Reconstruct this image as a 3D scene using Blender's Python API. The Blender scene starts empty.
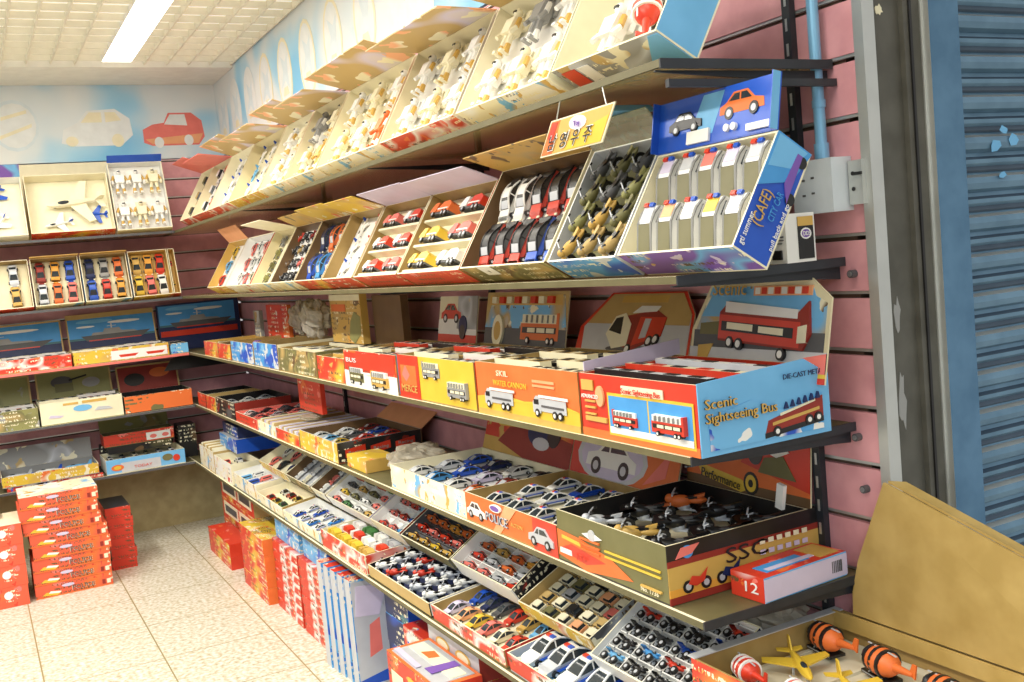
import bpy, math, random
from mathutils import Matrix, Vector
random.seed(7)
COL = bpy.context.scene.collection
Rd = math.radians
T = lambda x, y, z: Matrix.Translation((x, y, z))
def RX(a): return Matrix.Rotation(Rd(a), 4, 'X')
def RY(a): return Matrix.Rotation(Rd(a), 4, 'Y')
def RZ(a): return Matrix.Rotation(Rd(a), 4, 'Z')
def RW(X, Y, z): return T(X, Y, z) @ RZ(-90)      # items on the right wall: local x = along the shelf, y = into the wall
def BK(X, Y, z): return T(X, Y, z)                # items on the back wall

# ------------------------------------------------------------------ materials
def lin(c):
    return tuple((x / 255 / 12.92 if x / 255 <= .04045 else ((x / 255 + .055) / 1.055) ** 2.4) for x in c) + (1,)
PAL = dict(
    coral=(222, 92, 62), white=(236, 235, 230), cream=(236, 228, 196), paper=(226, 214, 176), silver=(200, 203, 208), grey=(150, 150, 148), dgrey=(84, 84, 86),
    black=(26, 25, 26), red=(208, 58, 36), dred=(146, 44, 32), orange=(224, 112, 50), yellow=(222, 186, 60), gold=(206, 166, 84),
    blue=(32, 84, 190), lblue=(112, 180, 226), navy=(24, 38, 84), green=(74, 128, 70), olive=(112, 108, 66), tan=(190, 160, 100),
    brown=(104, 78, 48), vglass=(118, 114, 84), blank=(222, 214, 190), kraft=(184, 154, 88), kraftin=(160, 132, 78), pink=(228, 152, 168), slat=(214, 152, 158), groove=(96, 80, 64), purple=(120, 84, 170),
    skirt=(172, 156, 112), shelfedge=(98, 92, 60), bracket=(40, 44, 50), alu=(206, 208, 204), conduit=(130, 184, 220), plate=(206, 214, 220),
    dkframe=(84, 82, 74), jamb=(84, 124, 156), shutter=(104, 138, 162), shshade=(60, 78, 96), muralb=(126, 192, 232), muralw=(228, 232, 232), muralp=(214, 226, 232), louvre=(234, 230, 212), panelw=(238, 234, 220), soffit=(238, 236, 226),
    camo=(140, 138, 84), glass=(46, 54, 60), amber=(226, 160, 60), cyan=(70, 150, 214), cardw=(238, 230, 208), lamp=(255, 250, 235), teal=(60, 110, 120), lilac=(206, 196, 220), rose=(232, 120, 110), screw=(170, 172, 176), peach=(236, 168, 120))
METAL = {'alu': .7, 'screw': .9, 'conduit': .3, 'shutter': .35, 'jamb': .2, 'silver': .3}
ROUGH = {'glass': .12, 'alu': .35, 'shutter': .38, 'black': .35, 'slat': .42, 'floor': .35, 'conduit': .3, 'white': .4, 'red': .35, 'blue': .35, 'yellow': .35, 'jamb': .5}
# printed card: list of colours, cell scale (per metre) and stretch
PR = {
    'p_red': (['red', 'red', 'red', 'orange', 'rose'], 28, (1, 1, 3)), 'p_coral': (['coral', 'coral', 'orange', 'red', 'rose'], 28, (1, 1, 3)), 'p_redyel': (['red', 'orange', 'yellow', 'red', 'gold'], 30, (1, 1, 2)),
    'p_redwhite': (['red', 'white', 'red', 'rose', 'orange'], 30, (1, 1, 2)), 'p_blue': (['lblue', 'cyan', 'lblue', 'white', 'blue'], 26, (1, 1, 1)),
    'p_blue2': (['cyan', 'blue', 'blue', 'lblue', 'silver'], 22, (1, 1, 1)), 'p_olive': (['olive', 'tan', 'olive', 'camo', 'brown'], 26, (1, 1, 1)),
    'p_camo': (['camo', 'olive', 'tan', 'grey', 'camo'], 24, (1, 1, 1)), 'p_cream': (['cream', 'white', 'cardw', 'gold', 'lblue'], 26, (1, 1, 2)),
    'p_black': (['black', 'black', 'dgrey', 'black', 'dred'], 24, (1, 1, 2)), 'p_sea': (['navy', 'blue', 'navy', 'teal', 'silver'], 18, (1, 1, 3)),
    'p_dark': (['black', 'olive', 'black', 'brown', 'black'], 14, (1, 1, 3)), 'p_gold': (['gold', 'tan', 'amber', 'gold', 'brown'], 30, (1, 1, 1)),
    'p_whitered': (['white', 'cream', 'white', 'red', 'white'], 34, (1, 1, 3)), 'p_yel': (['yellow', 'gold', 'yellow', 'cream', 'orange'], 26, (1, 1, 2)),
    'p_purple': (['purple', 'lblue', 'purple', 'gold', 'lilac'], 30, (1, 1, 1)), 'p_flame': (['orange', 'red', 'orange', 'olive', 'olive'], 9, (.6, .6, 4)),
    'p_grey': (['grey', 'silver', 'dgrey', 'tan', 'cream'], 22, (1, 1, 2)), 'p_redstar': (['red', 'red', 'orange', 'red', 'white'], 20, (1, 1, 1)),
    'p_mix': (['red', 'white', 'black', 'blue', 'cream'], 40, (1, 1, 1)), 'p_city': (['lblue', 'tan', 'silver', 'brown', 'cream'], 34, (1, 3, 1)),
    'p_flap': (['tan', 'lilac', 'paper', 'peach', 'cream'], 16, (1, 2, 1)),
}
_m = {}
def mat(k):
    if k in _m: return _m[k]
    m = bpy.data.materials.new(k); m.use_nodes = True; _m[k] = m
    nt = m.node_tree; n = nt.nodes; l = nt.links; b = n['Principled BSDF']; out = n['Material Output']
    tc = n.new('ShaderNodeTexCoord')
    def ramp(src, cols, pos=None, interp='CONSTANT'):
        r = n.new('ShaderNodeValToRGB'); r.color_ramp.interpolation = interp; e = r.color_ramp.elements
        while len(e) < len(cols): e.new(.5)
        for i, c in enumerate(cols):
            e[i].position = pos[i] if pos else i / len(cols); e[i].color = lin(PAL[c] if isinstance(c, str) else c)
        l.new(src, r.inputs[0]); return r.outputs[0]
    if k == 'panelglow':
        b.inputs['Base Color'].default_value = lin(PAL['panelw']); b.inputs['Emission Color'].default_value = lin((255, 250, 238)); b.inputs['Emission Strength'].default_value = .42  # emission added to keep the panel above the louvres bright
    elif k == 'lamp':
        b.inputs['Emission Color'].default_value = lin(PAL['lamp']); b.inputs['Emission Strength'].default_value = 5
    elif k in PR:
        cols, sc, st = PR[k]
        def nse(scale, det, stretch, off=0):
            m_ = n.new('ShaderNodeMapping'); m_.inputs['Scale'].default_value = stretch; m_.inputs['Location'].default_value = (off, off * 2, off * 3); l.new(tc.outputs['Object'], m_.inputs[0])
            q = n.new('ShaderNodeTexNoise'); q.inputs['Scale'].default_value = scale; q.inputs['Detail'].default_value = det; l.new(m_.outputs[0], q.inputs['Vector']); return q.outputs['Fac']
        def mixc(f, a, b_):
            m_ = n.new('ShaderNodeMixRGB'); l.new(f, m_.inputs[0]); l.new(a, m_.inputs[1]); l.new(b_, m_.inputs[2]); return m_.outputs[0]
        BW = [(0, 0, 0), (255, 255, 255)]
        base = ramp(nse(sc * .22, 1, (1, 1, 1.5)), [cols[0], cols[0], cols[1], cols[2]], [.3, .5, .58, .72], 'LINEAR')
        blob = ramp(nse(sc * .7, 2, (1, 1, 1), 3), BW, [0, .6]); base = mixc(blob, base, ramp(nse(sc * .5, 0, (1, 1, 1), 7), [cols[3], cols[4]], [.45, .55], 'LINEAR'))
        wv = n.new('ShaderNodeTexWave'); wv.bands_direction = 'Z'; wv.inputs['Scale'].default_value = 14; wv.inputs['Distortion'].default_value = .4; l.new(tc.outputs['Object'], wv.inputs['Vector'])
        mk = n.new('ShaderNodeMath'); mk.operation = 'MULTIPLY'; l.new(ramp(wv.outputs['Fac'], BW, [0, .55]), mk.inputs[0]); l.new(ramp(nse(sc * 5, 1, (1, 1, .5), 5), BW, [0, .52]), mk.inputs[1])
        mk2 = n.new('ShaderNodeMath'); mk2.operation = 'MULTIPLY'; l.new(mk.outputs[0], mk2.inputs[0]); l.new(ramp(nse(sc * .35, 0, (1, 1, 1), 11), BW, [0, .5]), mk2.inputs[1])
        l.new(mixc(mk2.outputs[0], base, ramp(nse(sc * .3, 0, (1, 1, 1), 13), ['cream', cols[4], 'brown'], [0, .5, .58])), b.inputs['Base Color']); b.inputs['Roughness'].default_value = .45
    elif k == 'floor':
        mp = n.new('ShaderNodeMapping'); mp.inputs['Location'].default_value = (.35, .4, 0); l.new(tc.outputs['Object'], mp.inputs[0])
        br = n.new('ShaderNodeTexBrick'); br.offset = 0; br.inputs['Scale'].default_value = 1; br.inputs['Brick Width'].default_value = .445; br.inputs['Row Height'].default_value = .47
        br.inputs['Mortar Size'].default_value = .003; br.inputs['Color1'].default_value = (0, 0, 0, 1); br.inputs['Color2'].default_value = (0, 0, 0, 1); br.inputs['Mortar'].default_value = (1, 1, 1, 1)
        l.new(mp.outputs[0], br.inputs['Vector'])
        nz = n.new('ShaderNodeTexNoise'); nz.inputs['Scale'].default_value = 55; nz.inputs['Detail'].default_value = 4; l.new(tc.outputs['Object'], nz.inputs['Vector'])
        c = ramp(nz.outputs['Fac'], [(168, 154, 116), (200, 192, 168), (216, 211, 198), (228, 225, 216)], [.3, .45, .55, .66], 'LINEAR')
        mx = n.new('ShaderNodeMixRGB'); mx.inputs[2].default_value = lin((150, 136, 88)); l.new(c, mx.inputs[1]); l.new(br.outputs['Color'], mx.inputs[0])
        l.new(mx.outputs[0], b.inputs['Base Color']); b.inputs['Roughness'].default_value = .38
    elif k == 'mural':
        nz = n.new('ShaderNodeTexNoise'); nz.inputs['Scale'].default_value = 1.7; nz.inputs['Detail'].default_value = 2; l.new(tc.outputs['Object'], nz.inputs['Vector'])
        l.new(ramp(nz.outputs['Fac'], ['muralb', (164, 210, 236), 'muralp', 'muralw'], [.34, .44, .52, .6], 'LINEAR'), b.inputs['Base Color'])  # pale stops put the washed-out haze into the mural colour
    elif k in ('shelfglass', 'clear', 'poly'):
        col, mix, rg = {'shelfglass': ((190, 172, 120), .3, .12), 'clear': ((200, 205, 190), .7, .15), 'poly': ((196, 188, 172), .45, .25)}[k]
        nz = n.new('ShaderNodeTexNoise'); nz.inputs['Scale'].default_value = 6 if k == 'shelfglass' else 40; l.new(tc.outputs['Object'], nz.inputs['Vector'])
        hi = tuple(min(255, x + 22) for x in col)
        l.new(ramp(nz.outputs['Fac'], [col, hi], [.35, .65], 'LINEAR'), b.inputs['Base Color']); b.inputs['Roughness'].default_value = rg
        tr = n.new('ShaderNodeBsdfTransparent'); tr.inputs[0].default_value = lin((238, 232, 206)); ms = n.new('ShaderNodeMixShader'); ms.inputs[0].default_value = mix
        l.new(b.outputs[0], ms.inputs[1]); l.new(tr.outputs[0], ms.inputs[2]); l.new(ms.outputs[0], out.inputs[0])
    else:
        base = PAL[k]
        nz = n.new('ShaderNodeTexNoise'); nz.inputs['Scale'].default_value = 14; nz.inputs['Detail'].default_value = 3; l.new(tc.outputs['Object'], nz.inputs['Vector'])
        d = 8 if k in ('kraft', 'kraftin', 'dkframe', 'shutter', 'jamb', 'slat', 'skirt') else 4
        l.new(ramp(nz.outputs['Fac'], [tuple(max(0, x - d) for x in base), tuple(min(255, x + d) for x in base)], [.35, .65], 'LINEAR'), b.inputs['Base Color'])
        b.inputs['Roughness'].default_value = ROUGH.get(k, .5); b.inputs['Metallic'].default_value = METAL.get(k, 0)
    return m

# ------------------------------------------------------------------ mesh builder
class MB:
    def __init__(s): s.v = []; s.f = []; s.m = []; s.k = []; s.M = None
    def key(s, k):
        if k not in s.k: s.k.append(k)
        return s.k.index(k)
    def add(s, pts, faces, k, M=None):
        o = len(s.v)
        for p in pts:
            p = Vector(p)
            if M is not None: p = M @ p
            if s.M is not None: p = s.M @ p
            s.v.append(p)
        ks = k if isinstance(k, list) else [k] * len(faces)
        for f, kk in zip(faces, ks):
            s.f.append([o + i for i in f]); s.m.append(s.key(kk))
        return s
    def box(s, x0, y0, z0, x1, y1, z1, k, M=None, /, **kw):
        p = [(x0, y0, z0), (x1, y0, z0), (x1, y1, z0), (x0, y1, z0), (x0, y0, z1), (x1, y0, z1), (x1, y1, z1), (x0, y1, z1)]
        f = [(0, 3, 2, 1), (4, 5, 6, 7), (0, 1, 5, 4), (2, 3, 7, 6), (1, 2, 6, 5), (3, 0, 4, 7)]
        g = lambda n: kw.get(n, k)
        return s.add(p, f, [g('z0'), g('z1'), g('y0'), g('y1'), g('x1'), g('x0')], M)
    def ext(s, poly, t0, t1, k, M=None, side=None):      # polygon in xy, extruded along z
        n = len(poly)
        p = [(a, b, t0) for a, b in poly] + [(a, b, t1) for a, b in poly]
        f = [tuple(range(n))[::-1], tuple(range(n, 2 * n))] + [(i, (i + 1) % n, n + (i + 1) % n, n + i) for i in range(n)]
        return s.add(p, f, [k, k] + [side or k] * n, M)
    def cyl(s, c0, c1, r0, k, n=10, r1=None, cap=None):
        c0 = Vector(c0); c1 = Vector(c1); r1 = r0 if r1 is None else r1
        a = (c1 - c0).normalized(); u = a.orthogonal().normalized(); w = a.cross(u)
        p = []
        for c, r in ((c0, r0), (c1, r1)):
            for i in range(n):
                t = 2 * math.pi * i / n; p.append(c + (u * math.cos(t) + w * math.sin(t)) * r)
        f = [(i, (i + 1) % n, n + (i + 1) % n, n + i) for i in range(n)] + [tuple(range(n))[::-1], tuple(range(n, 2 * n))]
        return s.add(p, f, [k] * n + [cap or k] * 2)
    def path(s, pts, r, k, n=6):
        for a, b in zip(pts, pts[1:]): s.cyl(a, b, r, k, n)
        return s
    def ball(s, c, rx, ry, rz, k, nu=10, nv=6, f=None):
        p = []; F = []
        for j in range(nv + 1):
            ph = math.pi * j / nv
            for i in range(nu):
                th = 2 * math.pi * i / nu
                q = (math.sin(ph) * math.cos(th), math.sin(ph) * math.sin(th), math.cos(ph))
                sc = f(*q) if f else 1
                p.append((c[0] + rx * q[0] * sc, c[1] + ry * q[1] * sc, c[2] + rz * q[2] * sc))
        for j in range(nv):
            for i in range(nu):
                F.append((j * nu + i, (j + 1) * nu + i, (j + 1) * nu + (i + 1) % nu, j * nu + (i + 1) % nu))
        return s.add(p, F, k)
    def loft(s, secs, k):                                  # list of rings (same count), capped
        n = len(secs[0]); p = [q for r in secs for q in r]; F = []
        for j in range(len(secs) - 1):
            for i in range(n): F.append((j * n + i, j * n + (i + 1) % n, (j + 1) * n + (i + 1) % n, (j + 1) * n + i))
        F.append(tuple(range(n))[::-1]); F.append(tuple(range((len(secs) - 1) * n, len(secs) * n)))
        return s.add(p, F, k)
    def prof(s, pr, w, k, inset=0, zref=(0, 1), tx=0):           # side profile (x,z) given width w, narrowing with height
        n = len(pr)
        def hw(z): return w / 2 - inset * max(0, min(1, (z - zref[0]) / (zref[1] - zref[0])))
        tp = (lambda x: 1 - .3 * min(1, abs(x) / (tx / 2)) ** 4) if tx else (lambda x: 1)
        p = [(x, -hw(z) * tp(x), z) for x, z in pr] + [(x, hw(z) * tp(x), z) for x, z in pr]
        f = [tuple(range(n)), tuple(range(n, 2 * n))[::-1]] + [(i, n + i, n + (i + 1) % n, (i + 1) % n) for i in range(n)]
        return s.add(p, f, k)
    def mesh(s, name):
        me = bpy.data.meshes.new(name); me.from_pydata([tuple(v) for v in s.v], [], s.f)
        for k in s.k: me.materials.append(mat(k))
        for p, i in zip(me.polygons, s.m): p.material_index = i
        me.update()
        import bmesh
        b = bmesh.new(); b.from_mesh(me); bmesh.ops.recalc_face_normals(b, faces=b.faces); b.to_mesh(me); b.free()
        return me
    def build(s, name, parent=None, M=None, label=None):
        o = bpy.data.objects.new(name, s.mesh(name)); COL.objects.link(o)
        if parent is not None: o.parent = parent
        if M is not None: o.matrix_local = M
        if label: o['label'] = label
        return o
LAB = {}
def tag(o, label, cat, group=None):
    nw = len(label.split())
    if not 4 <= nw <= 16: print('LABELLEN', nw, label)
    LAB.setdefault(label, []).append(o.name)
    o['label'] = label; o['category'] = cat
    if group: o['group'] = group
    return o
def thing(name, M, label, cat, group=None):
    o = bpy.data.objects.new(name, None); COL.objects.link(o); o.empty_display_size = .02; o.matrix_world = M
    return tag(o, label, cat, group)
def struct(name, mb, parent=None):
    o = mb.build(name, parent)
    if parent is None: o['kind'] = 'structure'
    return o
def text(body, size, k, parent, M, name='lettering', w=None, d=.0006, align='LEFT'):
    c = bpy.data.curves.new('t', 'FONT'); c.body = body; c.size = size; c.extrude = d; c.align_x = align; c.resolution_u = 2
    to = bpy.data.objects.new('t', c); COL.objects.link(to); bpy.context.view_layer.update()
    me = bpy.data.meshes.new_from_object(to); wd = to.dimensions.x
    bpy.data.objects.remove(to); bpy.data.curves.remove(c)
    me.materials.clear(); me.materials.append(mat(k)); me.name = name
    if w and wd > 0: me.transform(Matrix.Diagonal((w / wd, 1, 1, 1)))
    me.transform(M); o = bpy.data.objects.new(name, me); COL.objects.link(o); o.parent = parent
    return o
# frames of the faces of a box, local z out of the face
def F_front(x=0, z=0, y=0): return T(x, y - .0008, z) @ RX(90)
def F_right(w, z=0, y=0): return T(w + .0008, y, z) @ Matrix(((0, 0, 1, 0), (1, 0, 0, 0), (0, 1, 0, 0), (0, 0, 0, 1)))

# ------------------------------------------------------------------ toy models: each returns [(part name, mesh, [sub-parts])], nose at +x, wheels on z=0
_cache = {}
def wheel_mb(mb, x, y, r, w, s=1):
    mb.cyl((x, y - w / 2, r), (x, y + w / 2, r), r, 'black', 10); mb.cyl((x, y - w / 2 - .0006, r), (x, y + w / 2 + .0006, r), r * .5, 'silver', 8)
def car_parts(L, W, H, c, roof=None, police=False, glass='glass'):
    b = MB(); r = H * .2
    pr = [(-.49 * L, .12 * H), (-.5 * L, .3 * H), (-.485 * L, .5 * H), (-.43 * L, .62 * H), (-.32 * L, .66 * H), (-.1 * L, .64 * H), (.1 * L, .62 * H), (.24 * L, .57 * H), (.36 * L, .5 * H), (.45 * L, .4 * H), (.49 * L, .28 * H), (.5 * L, .12 * H)]
    b.prof([(x, z) for x, z in pr if z < .52 * H] , W, c, W * .02, (.12 * H, .5 * H), L)
    b.prof([(x, z) if z > .3 * H else (x, .3 * H) for x, z in pr], W * .985, c, W * .09, (.3 * H, .66 * H), L)
    rf = roof or c; g = MB()
    g.prof([(-.38 * L, .62 * H), (-.31 * L, .8 * H), (-.22 * L, .94 * H), (-.1 * L, .985 * H), (.0, .96 * H), (.1 * L, .82 * H), (.22 * L, .58 * H)], W * .87, glass, W * .14, (.6 * H, .98 * H))
    b.prof([(-.24 * L, .93 * H), (-.2 * L, .985 * H), (-.1 * L, 1.01 * H), (-.02 * L, .985 * H), (.02 * L, .93 * H)], W * .64, rf)
    for s in (-1, 1):
        b.path([(-.4 * L, s * W * .42, .62 * H), (-.31 * L, s * W * .38, .82 * H), (-.2 * L, s * W * .32, .96 * H), (-.1 * L, s * W * .315, 1.0 * H), (0, s * W * .32, .96 * H), (.1 * L, s * W * .37, .82 * H), (.22 * L, s * W * .42, .58 * H)], W * .045, rf, 5)
        b.cyl((-.08 * L, s * W * .33, .96 * H), (-.06 * L, s * W * .43, .6 * H), W * .03, rf, 4)
        b.box(.455 * L, s * W * .34 - W * .09, .34 * H, .495 * L, s * W * .34 + W * .09, .42 * H, 'cream')
    if police:
        b.box(-.14 * L, -.28 * W, H, -.07 * L, 0, 1.1 * H, 'red'); b.box(-.14 * L, 0, H, -.07 * L, .28 * W, 1.1 * H, 'blue')
        b.box(-.3 * L, -.505 * W, .3 * H, .3 * L, .505 * W, .36 * H, 'blue')
    ws = [(x * L, s * W * .45) for x in (-.31, .31) for s in (-1, 1)]
    return b, g, ws, r
def smooth(me, ang=38):
    me.shade_smooth(); me.set_sharp_from_angle(angle=Rd(ang)); return me
def make(kind, c, L, full):
    key = (kind, c, round(L, 4), full)
    if key in _cache: return _cache[key]
    b = MB(); g = MB(); ws = []; r = 0; ww = .1 * L; extra = []
    if kind in ('car', 'police', 'sport', 'coupe'):
        W, H = (.42 * L, .3 * L) if kind in ('car', 'police') else (.44 * L, .26 * L)
        b, g, ws, r = car_parts(L, W, H, c, 'white' if kind == 'police' else 'black' if kind == 'coupe' and c != 'white' else None, kind == 'police', 'black' if kind == 'coupe' else 'glass'); ww = W * .14
        if kind == 'coupe': g.prof([(.06 * L, .86 * H), (.07 * L, .92 * H), (.12 * L, .82 * H), (.21 * L, .63 * H), (.2 * L, .56 * H)], W * .6, 'silver'); b.prof([(-.5 * L, .5 * H), (-.47 * L, .66 * H), (-.34 * L, .7 * H), (-.3 * L, .6 * H)], W * .9, 'black')
        if kind == 'sport': g.prof([(.02 * L, .97 * H), (.03 * L, .99 * H), (.21 * L, .6 * H), (.2 * L, .57 * H)], W * .6, 'silver'); g.prof([(-.44 * L, .63 * H), (-.25 * L, H), (-.02 * L, 1.01 * H), (-.02 * L, .95 * H), (-.3 * L, .6 * H)], W * .5, 'black')
        if kind == 'sport': b.box(-.5 * L, -.45 * W, .68 * H, -.43 * L, .45 * W, .74 * H, 'black'); b.box(-.46 * L, -.3 * W, .6 * H, -.44 * L, .3 * W, .7 * H, 'black')
    elif kind == 'beetle':
        W, H = .44 * L, .38 * L; r = H * .22
        b.prof([(-.5 * L, .2 * H), (-.46 * L, .5 * H), (-.3 * L, .68 * H), (-.1 * L, .64 * H), (.2 * L, .58 * H), (.38 * L, .5 * H), (.5 * L, .2 * H)], W, c, W * .1, (.2 * H, .68 * H))
        g.prof([(-.3 * L, .62 * H), (-.2 * L, .88 * H), (.05 * L, .88 * H), (.2 * L, .58 * H)], W * .8, 'glass', W * .1, (.6 * H, .9 * H))
        b.prof([(-.26 * L, .8 * H), (-.16 * L, H), (.0 * L, H), (.1 * L, .84 * H)], W * .62, c)
        ws = [(x * L, s * W * .44) for x in (-.3, .3) for s in (-1, 1)]; ww = W * .16
    elif kind in ('van', 'bus'):
        W, H = (.5 * L, .5 * L) if kind == 'van' else (.3 * L, .34 * L); r = H * .16
        va = kind == 'van'; rx = -.08 if va else .3
        b.prof([(-.5 * L, .14 * H), (-.5 * L, .84 * H), (-.46 * L, .98 * H), (rx * L - .06 * L, H), (rx * L, .95 * H), (.5 * L, .38 * H), (.5 * L, .14 * H)], W, 'white' if va else c, W * .08, (.5 * H, H))
        (b.prof([(rx * L + .005 * L, .9 * H), (.478 * L, .4 * H), (.484 * L, .435 * H), (rx * L + .005 * L, .972 * H)], W * .82, 'black') if va else None)
        g.prof([(rx * L + .02 * L, .9 * H), (.45 * L, .42 * H), (.475 * L, .465 * H), (rx * L + .02 * L, .985 * H)], W * .72, 'vglass' if va else 'glass')
        for s in (-1, 1):
            g.box(-.42 * L, s * W * .46 - .002, .55 * H, (rx - .06) * L, s * W * .46 + .002, .8 * H, 'glass')
            b.path([(.5 * L, s * W * .43, .4 * H), (rx * L, s * W * .41, .98 * H), (-.3 * L, s * W * .41, H), (-.48 * L, s * W * .41, .9 * H)], W * .055, 'grey' if va else c, 5)
        b.box(-.44 * L, -.32 * W, .985 * H, (rx - .08) * L, .32 * W, 1.02 * H, c)
        if kind == 'van':
            b.box(-.5 * L, -.3 * W, H, -.42 * L, -.05 * W, 1.12 * H, 'red'); b.box(-.5 * L, .05 * W, H, -.42 * L, .3 * W, 1.12 * H, 'blue')
        ws = [(x * L, s * W * .44) for x in (-.3, .32) for s in (-1, 1)]; ww = W * .14
    elif kind == 'truck':
        W, H = .36 * L, .42 * L; r = H * .2
        b.box(-.5 * L, -.42 * W, .18 * H, .5 * L, .42 * W, .3 * H, 'dgrey')
        b.prof([(.18 * L, .3 * H), (.18 * L, .9 * H), (.38 * L, .9 * H), (.48 * L, .55 * H), (.5 * L, .3 * H)], W, 'white' if c == 'red' else c, W * .06, (.4 * H, .9 * H))
        g.prof([(.39 * L, .86 * H), (.475 * L, .6 * H), (.482 * L, .6 * H), (.4 * L, .88 * H)], W * .76, 'glass')
        b.prof([(-.5 * L, .3 * H), (-.48 * L, .8 * H), (-.3 * L, 1.0 * H), (.02 * L, .95 * H), (.14 * L, .3 * H)], W * .95, c, W * .1, (.3 * H, H))
        b.box(-.44 * L, -.5 * W, .42 * H, .1 * L, .5 * W, .5 * H, 'white')
        ws = [(x * L, s * W * .42) for x in (-.36, -.18, .33) for s in (-1, 1)]; ww = W * .14
    elif kind in ('jeep', 'tank'):
        W, H = .5 * L, .42 * L; r = H * .22
        b.box(-.5 * L, -.5 * W, .2 * H, .5 * L, .5 * W, .5 * H, c)
        if kind == 'jeep':
            g.prof([(-.42 * L, .5 * H), (-.38 * L, .9 * H), (.08 * L, .9 * H), (.18 * L, .5 * H)], W * .86, 'glass', W * .06, (.5 * H, .9 * H))
            b.prof([(-.4 * L, .9 * H), (-.38 * L, H), (.06 * L, H), (.1 * L, .9 * H)], W * .78, c)
        else:
            b.cyl((-.08 * L, 0, .5 * H), (-.08 * L, 0, .85 * H), .24 * W + .1 * L, c, 10, .2 * L); b.cyl((0, 0, .68 * H), (.62 * L, 0, .74 * H), .03 * L, 'dgrey', 6)
        ws = [(x * L, s * W * .46) for x in (-.32, .32) for s in (-1, 1)]; ww = W * .16
    elif kind in ('bike', 'quad'):
        R_ = .15 * L; w2 = .05 * L if kind == 'bike' else .11 * L
        ys = (0,) if kind == 'bike' else (-.18 * L, .18 * L)
        ws = [(x * L, y) for x in (-.3, .3) for y in ys]; r = R_; ww = w2
        b.ball((.06 * L, 0, .36 * L), .24 * L, .11 * L, .13 * L, c); b.ball((-.28 * L, 0, .36 * L), .2 * L, .09 * L, .07 * L, c); b.box(-.28 * L, -.06 * L, .4 * L, -.04 * L, .06 * L, .45 * L, 'black' if c != 'black' else 'dgrey')
        b.prof([(-.42 * L, .44 * L), (-.44 * L, .5 * L), (-.22 * L, .46 * L), (-.2 * L, .4 * L)], .1 * L, c)
        b.ball((0, 0, .25 * L), .13 * L, .07 * L, .1 * L, 'silver')
        for s in (-1, 1):
            b.path([(.3 * L, s * .045 * L, R_), (.2 * L, s * .045 * L, .52 * L), (.14 * L, s * .18 * L, .58 * L)], .018 * L, 'silver', 5)
            b.cyl((.14 * L, s * .18 * L, .58 * L), (.08 * L, s * .22 * L, .57 * L), .025 * L, 'black', 6)
            b.path([(-.3 * L, s * .05 * L, R_), (0, s * .05 * L, .2 * L)], .022 * L, 'silver', 5)
            if kind == 'quad': b.prof([(.12 * L, .42 * L), (.2 * L, .47 * L), (.44 * L, .44 * L), (.44 * L, .4 * L)], .5 * L, c)
        b.ball((.26 * L, 0, .42 * L), .1 * L, .09 * L, .1 * L, c); b.prof([(.2 * L, .3 * L), (.3 * L, .34 * L), (.42 * L, .3 * L), (.42 * L, .27 * L)], .12 * L, c)
    elif kind == 'plane':
        b.loft([[(x * L, math.cos(a) * q * L, .12 * L + math.sin(a) * q * L) for a in [i * math.pi / 4 for i in range(8)]] for x, q in ((-.5, .015), (-.3, .04), (0, .075), (.3, .07), (.45, .04), (.5, .01))], c)
        b.ext([(-.18 * L, 0), (-.3 * L, .42 * L), (-.18 * L, .44 * L), (.14 * L, 0), (-.18 * L, -.44 * L), (-.3 * L, -.42 * L)], .1 * L, .125 * L, c)
        b.ext([(-.5 * L, 0), (-.54 * L, .17 * L), (-.46 * L, .17 * L), (-.36 * L, 0), (-.46 * L, -.17 * L), (-.54 * L, -.17 * L)], .115 * L, .135 * L, c)
        b.prof([(-.52 * L, .13 * L), (-.54 * L, .3 * L), (-.46 * L, .3 * L), (-.36 * L, .15 * L)], .02 * L, 'blue' if c == 'white' else c)
        g.ball((.2 * L, 0, .17 * L), .12 * L, .04 * L, .04 * L, 'glass')
        b.cyl((.05 * L, -.1 * L, .0), (.05 * L, -.1 * L, .1 * L), .02 * L, 'grey', 6); b.cyl((.05 * L, .1 * L, .0), (.05 * L, .1 * L, .1 * L), .02 * L, 'grey', 6); b.cyl((.35 * L, 0, .0), (.35 * L, 0, .08 * L), .02 * L, 'grey', 6)
    elif kind == 'heli':
        b.ball((.13 * L, 0, .22 * L), .32 * L, .2 * L, .19 * L, c, 16, 9)
        b.cyl((.0, 0, .22 * L), (-.52 * L, 0, .27 * L), .075 * L, c, 10, .03 * L); b.prof([(-.56 * L, .22 * L), (-.6 * L, .42 * L), (-.52 * L, .42 * L), (-.44 * L, .26 * L)], .02 * L, c)
        for x in (-.02, .12, .26): b.cyl(((x) * L, 0, .22 * L), ((x + .05) * L, 0, .22 * L), .2 * L if x < .2 else .186 * L, 'black' if c == 'orange' else 'white', 16)
        g.ball((.33 * L, 0, .24 * L), .13 * L, .15 * L, .13 * L, 'glass', 12, 6)
        b.cyl((.1 * L, 0, .33 * L), (.1 * L, 0, .4 * L), .02 * L, 'dgrey', 6); b.box(-.2 * L, -.012 * L, .39 * L, .4 * L, .012 * L, .4 * L, 'silver')
        for s in (-1, 1): b.path([(-.1 * L, s * .12 * L, .02 * L), (.4 * L, s * .12 * L, .02 * L)], .015 * L, 'grey', 5); b.cyl((0, s * .12 * L, .02 * L), (.02 * L, s * .08 * L, .1 * L), .012 * L, 'grey', 5); b.cyl((.28 * L, s * .12 * L, .02 * L), (.26 * L, s * .08 * L, .1 * L), .012 * L, 'grey', 5)
        extra.append(('cushion_pad', MB().box(-.12 * L, -.13 * L, 0, .42 * L, .13 * L, .006, 'black')))
    elif kind == 'robot':
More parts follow.
